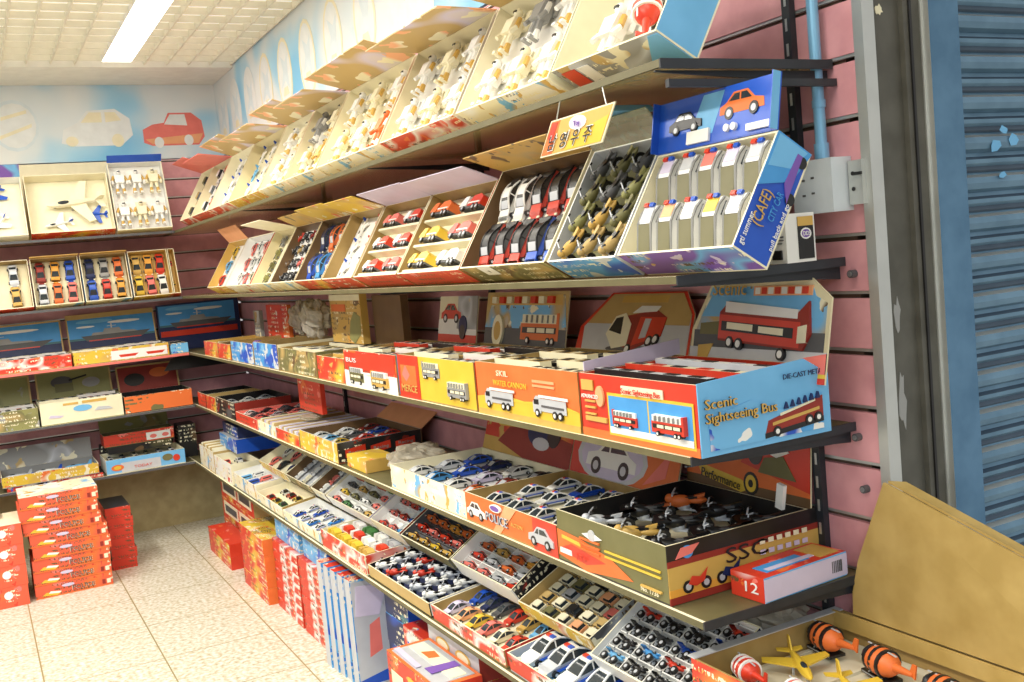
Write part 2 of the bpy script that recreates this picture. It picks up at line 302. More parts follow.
        acc = 'gold' if c in ('cream', 'white') else 'white'
        b.prof([(-.12 * L, .4 * L), (-.15 * L, .7 * L), (-.05 * L, .76 * L), (.1 * L, .72 * L), (.12 * L, .4 * L)], .3 * L, c, -.03 * L, (.4 * L, .7 * L))
        b.ball((0, 0, .86 * L), .09 * L, .08 * L, .1 * L, c); b.box(.05 * L, -.05 * L, .84 * L, .09 * L, .05 * L, .88 * L, 'glass')
        for s in (-1, 1):
            b.path([(0, s * .18 * L, .7 * L), (.04 * L, s * .26 * L, .5 * L)], .05 * L, acc, 7); b.path([(.04 * L, s * .26 * L, .5 * L), (.12 * L, s * .24 * L, .34 * L)], .045 * L, c, 7)
            b.cyl((0, s * .08 * L, .42 * L), (0, s * .11 * L, .2 * L), .06 * L, c, 8); b.cyl((0, s * .11 * L, .22 * L), (0, s * .12 * L, .02 * L), .05 * L, acc, 8, .07 * L)
            b.box(-.07 * L, s * .12 * L - .05 * L, 0, .12 * L, s * .12 * L + .05 * L, .05 * L, c)
            b.box(-.2 * L, s * .12 * L - .03 * L, .55 * L, -.12 * L, s * .12 * L + .1 * L, .95 * L, c)
    elif kind == 'pack':
        b.box(0, 0, 0, L, .02, .07, 'white')
    if full:
        parts = [('body', b.mesh('body'), [])]
        if g.v: parts.append(('window_glass', g.mesh('window_glass'), []))
        if kind in ('plane', 'heli') and g.v: parts[-1] = ('cockpit_glass', parts[-1][1], [])
        for x, y in ws:
            w = MB(); w.cyl((x, y - ww / 2, r), (x, y + ww / 2, r), r, 'black', 12)
            h = MB(); h.cyl((x, y - ww / 2 - .0006, r), (x, y + ww / 2 + .0006, r), r * .5, 'silver', 8)
            parts.append(('wheel', w.mesh('wheel'), [('hubcap', h.mesh('hubcap'))]))
        for n_, m_ in extra: parts.append((n_, m_.mesh(n_), []))
    else:
        for x, y in ws: wheel_mb(b, x, y, r, ww)
        if g.v:
            o = len(b.v); b.v += g.v; b.f += [[i + o for i in f] for f in g.f]; b.m += [b.key(g.k[i]) for i in g.m]
        parts = [(kind, b.mesh('toy_' + kind), [])]
    for _n, _me, _s in parts: smooth(_me)
    _cache[key] = parts
    return parts
NOUN = dict(car='toy car', sport='toy sports car', coupe='toy sports car', police='toy police car', beetle='toy car', van='toy patrol van', bus='toy bus', truck='toy truck', jeep='toy jeep',
            tank='toy army vehicle', bike='toy motorcycle', quad='toy quad bike', plane='toy plane', heli='toy helicopter', robot='toy robot')
def put(kind, c, L, M, label, group=None, full=False):
    nm = NOUN[kind].replace(' ', '_'); ps = make(kind, c, L, full)
    if not full:
        o = bpy.data.objects.new(nm, ps[0][1]); COL.objects.link(o); o.matrix_world = M
        return tag(o, label, NOUN[kind], group)
    root = thing(nm, M, label, NOUN[kind], group)
    for n_, me, subs in ps:
        p = bpy.data.objects.new(n_, me); COL.objects.link(p); p.parent = root
        for sn, sm in subs:
            q = bpy.data.objects.new(sn, sm); COL.objects.link(q); q.parent = p
    return root
CW = dict(cream='cream', white='white', red='red', dred='dark red', orange='orange', yellow='yellow', gold='gold', blue='blue', lblue='pale blue', navy='navy', green='green', olive='olive', tan='tan',
          silver='silver', grey='grey', dgrey='dark grey', black='black', camo='drab', pink='pink', rose='pink', cyan='bright blue', amber='amber', brown='brown', purple='purple', lilac='lilac', peach='peach')
ORD = ['first', 'second', 'third', 'fourth', 'fifth', 'sixth', 'seventh', 'eighth', 'ninth', 'tenth', 'eleventh', 'twelfth', 'thirteenth', 'fourteenth', 'fifteenth', 'sixteenth']
def colw(i, n):
    if n == 1: return ''
    if i == 0: return 'far left'
    if i == n - 1: return 'far right'
    if n == 3: return 'centre'
    return ORD[i] + ' from left' if i < n / 2 else ORD[n - 1 - i] + ' from right'
def roww(j, n, flat):
    if n == 1: return ''
    lo, hi = ('front', 'rear') if flat else ('bottom', 'top')
    if j == 0: return lo + ' row'
    if j == n - 1: return hi + ' row'
    if n == 3: return 'middle row'
    return f'{ORD[j]} {"row back" if flat else "row up"}'
def cell(tr, i, j, nx, ny, px, py, m):
    if tr['grid']:
        gx, gy, t = tr['w'] - .014, tr['L'] - .014, .007
        return (t + gx * i / nx + .0022, t + gx * (i + 1) / nx - .0022, t + gy * j / ny + .0022, t + gy * (j + 1) / ny - .0022)
    if tr['steps']:
        p = (tr['L'] - .02) / tr['steps']; return (m[0] + px * i, m[0] + px * (i + 1), .01 + p * j + .0086, .01 + p * (j + 1) - .001)
    return (m[0] + px * i + .0005, m[0] + px * (i + 1) - .0005, m[1] + py * j + .0005, m[1] + py * (j + 1) - .0005)
def fit(Q, parts, cl, zf, drop):
    'keep a toy inside its place: shrink a little if needed, then shift'
    for k in range(2):
        P = [Q @ v.co for pt in parts for me in [pt[1]] + [q[1] for q in pt[2]] for v in me.vertices]
        lo = [min(p[a] for p in P) for a in range(3)]; hi = [max(p[a] for p in P) for a in range(3)]
        if k == 0:
            f = min(1, (cl[1] - cl[0]) / (hi[0] - lo[0]), (cl[3] - cl[2]) / (hi[1] - lo[1]))
            f = max(f, .6)
            if f < 1: Q = Q @ Matrix.Diagonal((f, f, f, 1))
            else: break
    dx = max(0, cl[0] - lo[0]) - max(0, hi[0] - cl[1]); dy = (cl[2] - lo[1]) if drop else max(0, cl[2] - lo[1]) - max(0, hi[1] - cl[3])
    return T(dx, dy, zf - lo[2]) @ Q
def fill(tr, kind, nx, ny, L, cols, desc, ori='down', full=False, flat=False, m=(.01, .01), jit=3, lift=0, skip=()):
    """rows of toys in a tray; cols[j][i % n] colours, row 0 nearest the lip"""
    M, w, l, zf = tr['M'], tr['w'], tr['L'], tr['zf']
    px = (w - 2 * m[0]) / nx; py = (l - 2 * m[1]) / ny
    for j in range(ny):
        for i in range(nx):
            if (i, j) in skip: continue
            row = cols[j % len(cols)]; c = row[i % len(row)]; kk = kind
            if isinstance(c, tuple): kk, c = c
            x = m[0] + px * (i + .5); y = m[1] + py * (j + .5)
            a = random.uniform(-jit, jit)
            if ori == 'down': Q = T(x, y, zf) @ RZ(-90 + a)
            elif ori == 'side': Q = T(x, y, zf) @ RZ(180 + a)
            elif ori == 'diag': Q = T(x, y, zf) @ RZ(-125 + a)
            elif ori == 'face':                                 # standing figure, feet to the lip, facing out
                Q = T(x, y - L * .48, zf + L * .2) @ RX(-90) @ RZ(-90) if False else T(x, y - L * .48, zf + .02 + L * .12) @ Matrix(((0, 1, 0, 0), (0, 0, 1, 0), (1, 0, 0, 0), (0, 0, 0, 1)))
            else:                                               # 'stand': side view, wheels toward the lip
                Q = T(x, y - py * .45, zf + L * .22 + lift) @ Matrix(((-1, 0, 0, 0), (0, 0, 1, 0), (0, 1, 0, 0), (0, 0, 0, 1)))
            if ori not in ('diag', 'face'): Q = fit(Q, make(kk, c, L, full), cell(tr, i, j, nx, ny, px, py, m), zf, ori == 'stand' and (tr['grid'] or tr['steps']))
            else: Q = fit(Q, make(kk, c, L, full), (.006, w - .006, .006, l - .006), zf, False)
            bits = [f'{CW[c]} {NOUN[kk]}', roww(j, ny, flat), colw(i, nx)]
            put(kk, c, L, M @ Q, ', '.join(b for b in bits if b) + ' in ' + desc, 'toys in ' + desc, full)

# ------------------------------------------------------------------ display boxes
def tray(M, w, L, h, label, front='p_red', side='kraft', inn='cream', ins='white', lid=None, grid=None, tilt=0, group=None, rim=None, steps=0, side1=None, t=.004, insh=.006, name='display_box', back=None):
    """open display box; lip at y=0; M = where the lower lip edge rests; lid = (length, angle from +y, inside key, outside key)"""
    A = M @ RX(tilt)
    root = thing(name, A, label, 'display box', group)
    s1 = side1 or side; rim = rim or 'cream'
    b = MB(); b.box(0, 0, 0, w, L, t, inn, z0=side)
    b.box(0, 0, t, w, t, h, inn, y0=front, z1=rim); b.box(0, L - t, t, w, L, h, inn, y1=side, z1=rim)
    b.box(0, t, t, t, L - t, h, inn, x0=side, z1=rim); b.box(w - t, t, t, w, L - t, h, inn, x1=s1, z1=rim)
    b.build('box_body', root)
    zf = t
    if ins:
        i = MB(); g = .001; i.box(t + g, t + g, t, w - t - g, L - t - g, t + insh, ins); zf = t + insh
        if grid:
            nx, ny, gh = grid
            for k in range(nx + 1):
                x = t + .003 + (w - 2 * t - .006) * k / nx; i.box(x - .0015, t + g, zf, x + .0015, L - t - g, zf + gh, ins)
            for k in range(ny + 1):
                y = t + .003 + (L - 2 * t - .006) * k / ny; i.box(t + g, y - .0015, zf, w - t - g, y + .0015, zf + gh, ins)
        if steps:
            for k in range(steps):
                y = .01 + (L - .02) * k / steps; i.box(t + g, y, zf, w - t - g, y + .008, zf + h * .45, ins)
        i.build('plastic_insert', root)
    if lid:
        ln, ang, ki, ko = lid[:4]; lw = lid[4] if len(lid) > 4 else 0
        lo = MB(); lo.box(0, 0, 0, w, ln, .003, ki, z0=ko)
        if lw: lo.box(0, 0, .003, .003, ln, lw, ki, x0=ko); lo.box(w - .003, 0, .003, w, ln, lw, ki, x1=ko)
        # lid frame: x along hinge, y up the lid, z = the side seen from the aisle
        LM = T(0, L + .001, h) @ RX(ang)
        lo.build('lid', root, LM)
    else: LM = None
    return dict(M=A, w=w, L=L, zf=zf + .0007, root=root, h=h, LM=LM, grid=grid, steps=steps)
def pic(parent, M, shapes, name='printed_picture', label=None):
    """flat print: list of (key, [(u,v)...]) or ('o', key, u, v, ru, rv)"""
    b = MB(); z = .0008
    for s in shapes:
        if s[0] == 'o':
            _, k, u, v, ru, rv = s; pts = [(u + ru * math.cos(i * math.pi / 8), v + rv * math.sin(i * math.pi / 8)) for i in range(16)]
        elif s[0] == 'r':
            _, k, u0, v0, u1, v1 = s; pts = [(u0, v0), (u1, v0), (u1, v1), (u0, v1)]
        else: k, pts = s
        b.ext(pts, 0, z, k); z += .00035
    return b.build(name, parent, M, label)
def shp_bus(u, v, s, c='red', deck='white', flip=False):
    f = (lambda a: u + (s - a if flip else a))
    r = lambda k, a, b_, c_, d: ('r', k, min(f(a * s), f(c_ * s)) if False else min(u + (s - a * s if flip else a * s), u + (s - c_ * s if flip else c_ * s)), v + b_ * s, max(u + (s - a * s if flip else a * s), u + (s - c_ * s if flip else c_ * s)), v + d * s)
    out = [r(c, 0, .08, 1, .30), r(deck, .05, .30, .97, .42), r(c, 0, .3, .06, .44), r('black', .06, .17, .95, .25), r('cream', .1, .18, .3, .24), r('cream', .34, .18, .55, .24), r('cream', .6, .18, .8, .24)]
    for q in (.13, .24, .78): out.append(('o', 'black', u + (s - q * s if flip else q * s), v + .07 * s, .05 * s, .05 * s)); out.append(('o', 'white', u + (s - q * s if flip else q * s), v + .07 * s, .028 * s, .028 * s))
    for i in range(6): out.append(r('grey', .12 + i * .14, .31, .135 + i * .14, .41))
    return out
def shp_car(u, v, s, c='red', fl=1):
    g = lambda pts: [(u + (a if fl > 0 else 1 - a) * s, v + b * s) for a, b in pts]
    return [(c, g([(0, .08), (0, .2), (.15, .26), (.3, .4), (.62, .4), (.78, .26), (.98, .22), (1, .08)])), ('glass', g([(.2, .27), (.33, .37), (.6, .37), (.72, .26)])), ('r', c, u + .45 * s, v + .26 * s, u + .48 * s, v + .38 * s),
            ('o', 'black', u + .22 * s, v + .09 * s, .1 * s, .1 * s), ('o', 'silver', u + .22 * s, v + .09 * s, .055 * s, .055 * s), ('o', 'black', u + .78 * s, v + .09 * s, .1 * s, .1 * s), ('o', 'silver', u + .78 * s, v + .09 * s, .055 * s, .055 * s)]
def carton(M, w, d, h, label, front='p_red', top='p_red', side='p_red', group=None, window=None, name='toy_carton', extra=None):
    root = thing(name, M, label, 'carton', group)
    b = MB(); b.box(0, 0, 0, w, d, h, side, y0=front, z1=top)
    b.build('carton_body', root)
    if window:
        pic(root, F_front(), [('r', 'cream', w * .08, h * .15, w * .92, h * .85), ('r', window, w * .14, h * .25, w * .86, h * .75)], 'front_panel')
    if extra: extra(root, w, d, h)
    return root

# ================================================================== THE ROOM
XW, YB, YE = 1.555, 6.68, 1.42
fl = MB().box(-2.2, -1.5, -.05, 3.2, 6.9, 0, 'floor'); struct('floor', fl)
# slatted walls: boards with grooves
def slatwall(name, x0, x1, along):
    b = MB()
    zs = [1.8187 - .1148 * k for k in range(-4, 16)]; lo = 2.283
    if along == 'y': b.box(XW + .012, YE + .055, 0, XW + .06, YB, 2.283, 'groove')
    else: b.box(x0, YB + .012, 0, x1, YB + .06, 2.283, 'groove')
    tops = sorted([z for z in zs if .05 < z < 2.283] + [2.289])
    prev = 0
    for z in tops:
        a, c = prev + (.006 if prev else 0), z - .009
        if along == 'y': b.box(XW, YE + .02, a, XW + .012, YB, c, 'slat')
        else: b.box(x0, YB, a, x1, YB + .012, c, 'slat')
        if prev:
            if along == 'y': b.box(XW + .002, YE + .02, prev - .0005, XW + .0125, YB, prev + .0055, 'alu')
            else: b.box(x0, YB + .002, prev - .0005, x1, YB + .0125, prev + .0055, 'alu')
        prev = z
    return struct(name, b)
slatwall('wall_right', 0, 0, 'y'); slatwall('wall_back', -2.2, XW, 'x')
struct('baseboard_back', MB().box(-2.2, YB - .012, 0, XW, YB - .0005, .44, 'skirt'))
# mural band above the slats
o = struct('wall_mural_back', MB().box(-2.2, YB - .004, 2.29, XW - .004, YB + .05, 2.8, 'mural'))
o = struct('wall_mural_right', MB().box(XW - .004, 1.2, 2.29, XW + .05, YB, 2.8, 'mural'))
def panelpic(name, M, shapes, label, wall='wall_mural_back'):
    o = pic(bpy.data.objects[wall], M, shapes, name); o['label'] = label; return o
BM = lambda x, z: T(x, YB - .0048, z) @ RX(90)
panelpic('painted_car', BM(1.09, 2.37), [('rose', [(0, .02), (0, .1), (.06, .13), (.13, .14), (.16, .2), (.3, .2), (.36, .15), (.37, .05), (.33, 0), (.05, 0)]), ('muralw', [(.13, .13), (.17, .19), (.26, .19), (.27, .12)]), ('peach', [(.01, .04), (.36, .07), (.33, .01), (.05, .01)]), ('o', 'muralw', .09, .02, .028, .034), ('o', 'muralw', .27, .03, .028, .034)], 'red open-top car painted on the blue mural above the back shelves')
panelpic('painted_car', BM(.62, 2.38), [('muralw', [(0, .02), (.02, .1), (.1, .14), (.16, .21), (.32, .22), (.4, .16), (.41, .06), (.34, 0), (.08, 0)]), ('cream', [(.12, .14), (.17, .2), (.24, .2), (.24, .14)]), ('cream', [(.26, .14), (.26, .2), (.32, .2), (.35, .15)]), ('o', 'cream', .32, .03, .035, .04), ('o', 'cream', .06, .03, .035, .03)], 'faint white car painted on the mural above the back shelves')
panelpic('painted_emblem', BM(.29, 2.36), [('o', 'muralp', .09, .15, .13, .15), ('o', 'muralw', .09, .15, .115, .13), ('cream', [(.0, .07), (.18, .14), (.18, .16), (.0, .09)]), ('cream', [(.02, .18), (.16, .22), (.16, .24), (.02, .2)])], 'pale round emblem painted at the left of the back mural')
RM = lambda y, z: T(XW - .0048, y, z) @ Matrix(((0, 0, -1, 0), (-1, 0, 0, 0), (0, 1, 0, 0), (0, 0, 0, 1)))
rw = ['nearest the room corner', 'second from the room corner', 'third from the room corner', 'fourth from the room corner', 'fifth from the room corner', 'sixth from the room corner', 'seventh from the room corner', 'eighth from the room corner']
for i, y in enumerate((6.5, 6.17, 5.83, 5.48, 5.12, 4.74, 4.36, 3.96)):
    panelpic('painted_badge', RM(y, 2.5), [('o', 'cream' if i > 2 else 'muralw', 0, 0, .125, .185), ('o', 'muralw', 0, 0, .105, .165), ('muralp', [(-.07, -.06), (-.02, .02), (-.05, .1), (.02, .06), (.07, .1), (.05, 0), (.07, -.08), (0, -.03)]), ('cream', [(-.05, -.1), (.05, -.1), (.03, -.06), (-.03, -.06)])],
             'white oval badge on right mural, ' + rw[i], 'wall_mural_right')
panelpic('painted_emblem', RM(3.5, 2.5), [('muralw', [(-.2, -.16), (-.24, .1), (0, .2), (.24, .1), (.2, -.16)]), ('rose', [(-.06, .08), (-.02, .14), (0, .02), (-.04, -.04)]), ('cream', [(.05, -.06), (.12, .08), (.15, -.05)])], 'white shield-like patch painted on right mural near the camera end', 'wall_mural_right')
# ceiling
c = MB()
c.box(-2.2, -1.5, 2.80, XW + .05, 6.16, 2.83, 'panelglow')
x = .321 - .122 * 21
while x < XW - .01:
    if not (.80 < x < .98): c.box(x - .004, .4, 2.755, x + .004, 6.14, 2.79, 'louvre')
    x += .122
y = .5
while y < 6.12:
    c.box(-2.2, y - .004, 2.757, XW - .004, y + .004, 2.788, 'louvre'); y += .15
struct('ceiling', c)
struct('trim_1', MB().box(-2.2, 6.145, 2.742, XW - .005, YB - .005, 2.79, 'soffit'))
lt = thing('ceiling_light', T(.895, 3.6, 2.75), 'long white fluorescent ceiling light strip set between the louvres', 'ceiling light')
MB().box(-.075, -3.1, .002, .075, 2.45, .004, 'lamp').build('diffuser', lt)
MB().box(-.08, -3.1, .004, .08, 2.45, .03, 'white').build('light_housing', lt)
# right end of the wall: trim, dark column, jamb and roller shutter
struct('trim_2', MB().box(XW - .004, YE - .006, .0, XW + .028, YE + .018, 2.9, 'alu', x1='cream'))
col = MB(); col.box(1.586, YE, 0, 1.655, YE + .05, 2.9, 'dkframe'); col.box(1.655, YE - .012, 0, 1.70, YE + .05, 2.9, 'dkframe'); col.box(1.668, YE - .016, 0, 1.674, YE - .012, 2.9, 'black'); col.box(1.700, YE - .015, 0, 1.7045, YE + .04, 2.9, 'alu')
struct('trim_3', col)
pt = MB()
for (z, h_, s) in ((1.31, .035, 1), (1.14, .06, 2), (1.9, .01, 3)):
    random.seed(s); pts = [(math.cos(a) * .009 * random.uniform(.6, 1.4), math.sin(a) * h_ * random.uniform(.6, 1.3)) for a in [i * math.pi / 7 for i in range(14)]]
    pt.ext([(1.603 + a, z + b_) for a, b_ in pts], 0, .0012, 'grey' if s < 3 else 'cream', T(0, YE, 0) @ RX(90))
random.seed(11)
pt.build('paint_scrape', bpy.data.objects['trim_3'])
struct('trim_4', MB().box(1.7045, YE - .03, 0, 1.79, YE + .02, 2.9, 'jamb', x0='alu'))
sh = thing('roller_shutter', T(1.79, YE, 0), 'blue-grey horizontal slatted metal roller shutter beside the dark column', 'roller shutter')
s = MB(); p_ = .0405
for k in range(8, 72):
    z = k * p_
    big = k % 2 == 0
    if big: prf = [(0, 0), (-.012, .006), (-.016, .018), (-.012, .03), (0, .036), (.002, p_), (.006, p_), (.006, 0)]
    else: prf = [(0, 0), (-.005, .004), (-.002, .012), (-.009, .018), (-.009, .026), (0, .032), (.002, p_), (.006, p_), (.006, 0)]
    n = len(prf); s.add([(0, a, z + b_) for a, b_ in prf] + [(1.3, a, z + b_) for a, b_ in prf], [tuple(range(n)), tuple(range(n, 2 * n))] + [(i, (i + 1) % n, n + (i + 1) % n, n + i) for i in range(n)], ['shutter'] * 2 + ['shshade' if (not big and i in (0, 1, 4)) else 'alu' if (big and i == 3) else 'shutter' for i in range(n)])  # darker recess faces paint in gap shade, alu top faces the highlight
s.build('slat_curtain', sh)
bl = MB()
for cx, cz, q in ((.11, 1.63, .8), (.14, 1.66, .6), (.17, 1.64, .8), (.125, 1.57, .45)):
    bl.ext([(cx + math.cos(i) * .022 * q * random.uniform(.6, 1.5), cz + math.sin(i) * .015 * q * random.uniform(.6, 1.5)) for i in range(6)], 0, .0008, 'lblue', T(0, -.0165, 0) @ RX(90))
bl.build('paint_splash', sh, None, 'pale blue splash mark')

# ------------------------------------------------------------------ shelves
ZS = dict(A=1.82, B=1.432, C=1.098, D=.785, E=.45)
SN = dict(A='top', B='second', C='third', D='fourth', E='lowest')
for k, z in ZS.items():
    gl = 'shelfglass' if k in 'AB' else 'shelfedge'
    Xf = 1.135 if k != 'E' else 1.09; Ye = 1.5
    r = thing('wall_shelf', T(Xf, Ye, z), f'{SN[k]} shelf on the right wall, olive front edge' if k != 'A' else 'top glass shelf on right wall, seen from below', 'shelf')
    thick = .008
    M_ = (6.25 - Ye) * (.28 if k != 'C' else .35)
    for a, b_ in ((0, M_), (M_ + .003, YB - .02 - Ye)):
        MB().box(.008, a, -thick, XW - Xf - .001, b_, 0, gl).build('shelf_panel', r)
    MB().box(0, 0, -.013, .0078, YB - .02 - Ye, .001, 'shelfedge', z1='cream').build('front_rail', r)
    nb = 0
    for yb in ((.015, 1.5, 3.1) if k != 'E' else (.015,)):
        prf = [(.0, -.0165), (XW - Xf - .002, -.0165), (XW - Xf - .002, -.042), (XW - Xf - .05, -.038), (.03, -.021), (0, -.019)]
        bb = MB(); n = len(prf); dx = .006
        bb.add([(a, yb - dx / 2, c_) for a, c_ in prf] + [(a, yb + dx / 2, c_) for a, c_ in prf], [tuple(range(n)), tuple(range(n, 2 * n))] + [(i, (i + 1) % n, n + (i + 1) % n, n + i) for i in range(n)], 'bracket')
        bb.build('bracket', r)
    MB().box(.0, -.004, -.016, XW - Xf - .002, -.0005, .002, 'bracket').build('end_strip', r)
    if k == 'A': MB().box(.01, -.012, -.05, XW - Xf - .002, -.001, -.036, 'bracket').build('support_bar', r)
    # back-wall shelf at the same height
    rb = thing('wall_shelf', T(-1.6, 6.25, z), f'{SN[k]} shelf on the back wall, spanning to the corner', 'shelf')
    MB().box(0, .008, -thick, 1.13 + 1.6 - (.04 if k == 'E' else 0), YB - 6.25 - .014, 0, gl).build('shelf_panel', rb)
    MB().box(0, 0, -.013, 1.13 + 1.6 - (.04 if k == 'E' else 0), .0078, .001, 'dgrey' if k != 'C' else 'rose', z1='cream').build('front_rail', rb)
for i, (yy, lab) in enumerate(((1.6, 'slotted black shelf upright on the pink wall nearest the shutter'), (3.05, 'slotted shelf upright midway along the pink right wall'), (4.7, 'slotted shelf upright on the far part of the right wall'))):
    u = thing('shelf_upright', T(XW - .0165, yy, .02), lab, 'shelf upright')
    MB().box(0, -.011, 0, .0155, .011, 2.24, 'bracket').build('post', u)
    sl = MB()
    for q in range(44): sl.box(-.0008, -.003, .03 + q * .05, .0, .003, .055 + q * .05, 'alu')
    sl.build('slot_row', u)
# screws / knobs on the slatwall
for (y, z, w) in ((1.475, 1.40, 'just under the second shelf end'), (1.49, 1.07, 'just under the third shelf end'), (1.478, .965, 'between the third and fourth shelves')):
    k_ = MB(); k_.cyl((XW - .0005, y, z), (XW - .014, y, z), .008, 'dgrey', 12); k_.cyl((XW - .014, y, z), (XW - .016, y, z), .005, 'screw', 10)
    tag(k_.build('wall_fixing'), 'round metal wall fixing ' + w, 'wall fixing')
# conduit + socket box
cd = thing('conduit_pipe', T(1.53, 1.517, 1.632), 'pale blue vertical electrical conduit pipe running down into the socket', 'pipe')
MB().cyl((0, 0, 0), (0, .003, 1.2), .0115, 'conduit', 16).build('pipe', cd)
MB().cyl((0, 0, .0), (0, 0, .03), .0145, 'conduit', 16).build('coupling', cd); MB().cyl((0, 0, .1), (0, 0, .115), .0135, 'conduit', 16).build('coupling', cd)
so = thing('socket_box', T(1.5, 1.572, 1.525), 'pale grey electrical socket box below the blue conduit', 'socket')
sb = MB(); sb.box(0, -.106, 0, .054, 0, .105, 'plate'); sb.build('socket_body', so)
sc = MB()
for (a, c_) in ((.03, .065), (.055, .068), (.03, .035), (.055, .038)): sc.box(-.001, -a - .004, c_, .0002, -a + .004, c_ + .004, 'dgrey')
sc.build('socket_holes', so)
pl = thing('junction_plate', T(1.54, 1.462, 1.535), 'small square metal junction plate right of socket box', 'junction plate')
MB().box(0, -.034, 0, .0145, 0, .085, 'alu').build('plate', pl)
q = MB(); q.cyl((-.002, -.012, .06), (0, -.012, .06), .004, 'black', 8); q.cyl((-.002, -.012, .03), (0, -.012, .03), .004, 'black', 8); q.box(-.004, -.036, .056, -.001, -.014, .062, 'black'); q.build('plate_screw', pl)

# ------------------------------------------------------------------ shelf A (top): steep trays of pale toys
ZA = ZS['A'] + .0015
Ad = [(6.12, 5.8, 'olive'), (5.78, 5.36, 'white'), (5.34, 4.9, 'white'), (4.88, 4.34, 'gold'), (4.32, 3.95, 'white'), (3.93, 3.54, 'cream'), (3.52, 2.92, 'white'), (2.9, 2.38, 'cream'), (2.36, 1.9, 'white')]
fk = ['p_redwhite', 'p_red', 'p_redwhite', 'p_yel', 'p_cream', 'p_cream', 'p_cream', 'p_redwhite', 'p_cream']
sk = ['kraft', 'orange', 'kraft', 'gold', 'kraft', 'red', 'gold', 'orange', 'purple']
un = ['far end tray of the top right shelf', 'second corner-end tray, top right shelf', 'third corner-end tray, top right shelf', 'fourth corner-end tray, top right shelf', 'gold-sided tray, top right shelf',
      'red-edged tray, top right shelf', 'widest pale tray, top right shelf', 'orange-sided tray, top right shelf', 'purple-edged tray, top right shelf']
ti = 60
for i, (ya, yb, kc) in enumerate(Ad):
    h = .085; w = ya - yb
    ink = 'paper'
    t_ = tray(RW(1.142 + h * math.sin(Rd(ti)), ya, ZA), w, .31, h, 'steep cardboard display box holding pale toys, ' + un[i].replace('tray', 'place').replace(', top', ' on top') if False else f'tilted cardboard display box, {un[i].replace("tray", "one")}', fk[i], sk[i], 'paper' if i % 2 else 'cream', 'white' if i % 3 else 'cream', insh=.03,
              lid=(.17, 100 + (i * 13) % 24, 'rose' if i < 2 else 'p_flap', 'rose' if i < 2 else 'p_flap'), tilt=ti, side1='paper')
    n = 3 if w > .43 else 2
    kind = ['jeep', 'jeep', 'plane', 'plane', 'robot', 'robot', 'robot', 'robot', 'robot'][i]
    cc = [[['olive'], ['tan']], [['white', 'red', 'white'], ['white', 'navy']], [['white', 'cream', 'red'], ['white']], [['white'], ['lblue', 'white']], [['white', 'cream']], [['cream', 'gold'], ['grey', 'cream']], [['cream', 'white', 'orange'], ['white', 'cream']], [['white', 'cream']], [['white', 'cream'], ['cream', 'grey', 'white']]][i]
    if kind == 'robot': fill(t_, kind, n, 2, .138, cc, un[i], 'face')
    else: fill(t_, kind, n, 3, .085, cc, un[i], 'down')
# last box on the top shelf: blue sides, red helicopter + white figures
h = .105
ta = tray(RW(1.142 + .093, 1.885, ZA), .37, .33, h, 'large blue-sided display box with a red helicopter at the top shelf end', 'p_grey', 'lblue', 'cream', 'white', tilt=ti, side1='lblue', lid=(.1, 95, 'paper', 'lblue'), rim='paper')
pic(ta['root'], F_front(), [('r', 'red', .02, .01, .07, .09), ('r', 'white', .08, .01, .12, .09), ('lblue', [(.24, .0), (.34, .1), (.37, .1), (.37, 0)])], 'printed_label')
put('heli', 'red', .15, ta['M'] @ T(.235, .1, .03) @ RZ(120), 'big red toy helicopter in the blue-sided box on the top shelf', None, True)
put('robot', 'white', .15, ta['M'] @ T(.09, .03, .05) @ Matrix(((0, 1, 0, 0), (0, 0, 1, 0), (1, 0, 0, 0), (0, 0, 0, 1))), 'white toy robot left of the red helicopter on top shelf', None, True)
put('plane', 'white', .11, ta['M'] @ T(.26, .265, .012) @ RZ(-60), 'white toy plane above the red helicopter on top shelf', None, True)
# ------------------------------------------------------------------ shelf B (second)
ZB = ZS['B'] + .0015; ti = 58
def btray(ya, yb, label, L=.27, h=.075, **k):
    k.setdefault('insh', .028)
    return tray(RW(1.14 + h * math.sin(Rd(ti)), ya, ZB), ya - yb, L, h, label, tilt=ti, **k)
t1 = btray(5.57, 5.16, 'yellow cardboard display box next to the corner, second right shelf', front='p_yel', side='gold', side1='white', inn='gold', ins='white', lid=(.09, 70, 'peach', 'p_yel'))
fill(t1, 'car', 2, 3, .075, [['red', 'white'], ['lblue', 'white'], ['yellow', 'white']], 'yellow corner box, second shelf', 'down')
t2 = btray(5.14, 4.66, 'red and white display box of slim toys, second right shelf', front='p_whitered', side='red', inn='white', ins='white', side1='red')
fill(t2, 'sport', 4, 3, .07, [['white', 'rose', 'cream', 'white'], ['rose', 'white', 'white', 'gold'], ['rose', 'white', 'rose', 'white']], 'red and white box, second shelf', 'down')
t3 = btray(4.64, 4.31, 'display box of drab army toys with a cream lid flap', front='p_cream', side='paper', inn='paper', ins='cream', lid=(.16, 108, 'cream', 'cream'))
fill(t3, 'tank', 2, 4, .06, [['camo'], ['olive'], ['camo', 'green'], ['grey']], 'drab army box, second shelf', 'down')
t4 = btray(4.3, 3.95, 'brown display box with four rows of small dark toys', front='p_cream', side='kraft', inn='brown', ins='white', lid=(.09, 95, 'p_gold', 'p_redyel'), side1='kraft')
fill(t4, 'quad', 4, 4, .05, [['black', 'dgrey', 'black', 'tan'], ['brown', 'dgrey', 'rose', 'black'], ['black', 'tan', 'black', 'dgrey'], ['red', 'black', 'dred', 'black']], 'brown four-row box', 'diag')
t5 = btray(3.94, 3.6, 'kraft display box with long blue and orange racers', front='p_redyel', side='gold', inn='brown', ins='white', lid=(.12, 100, 'p_yel', 'p_redyel'), side1='gold')
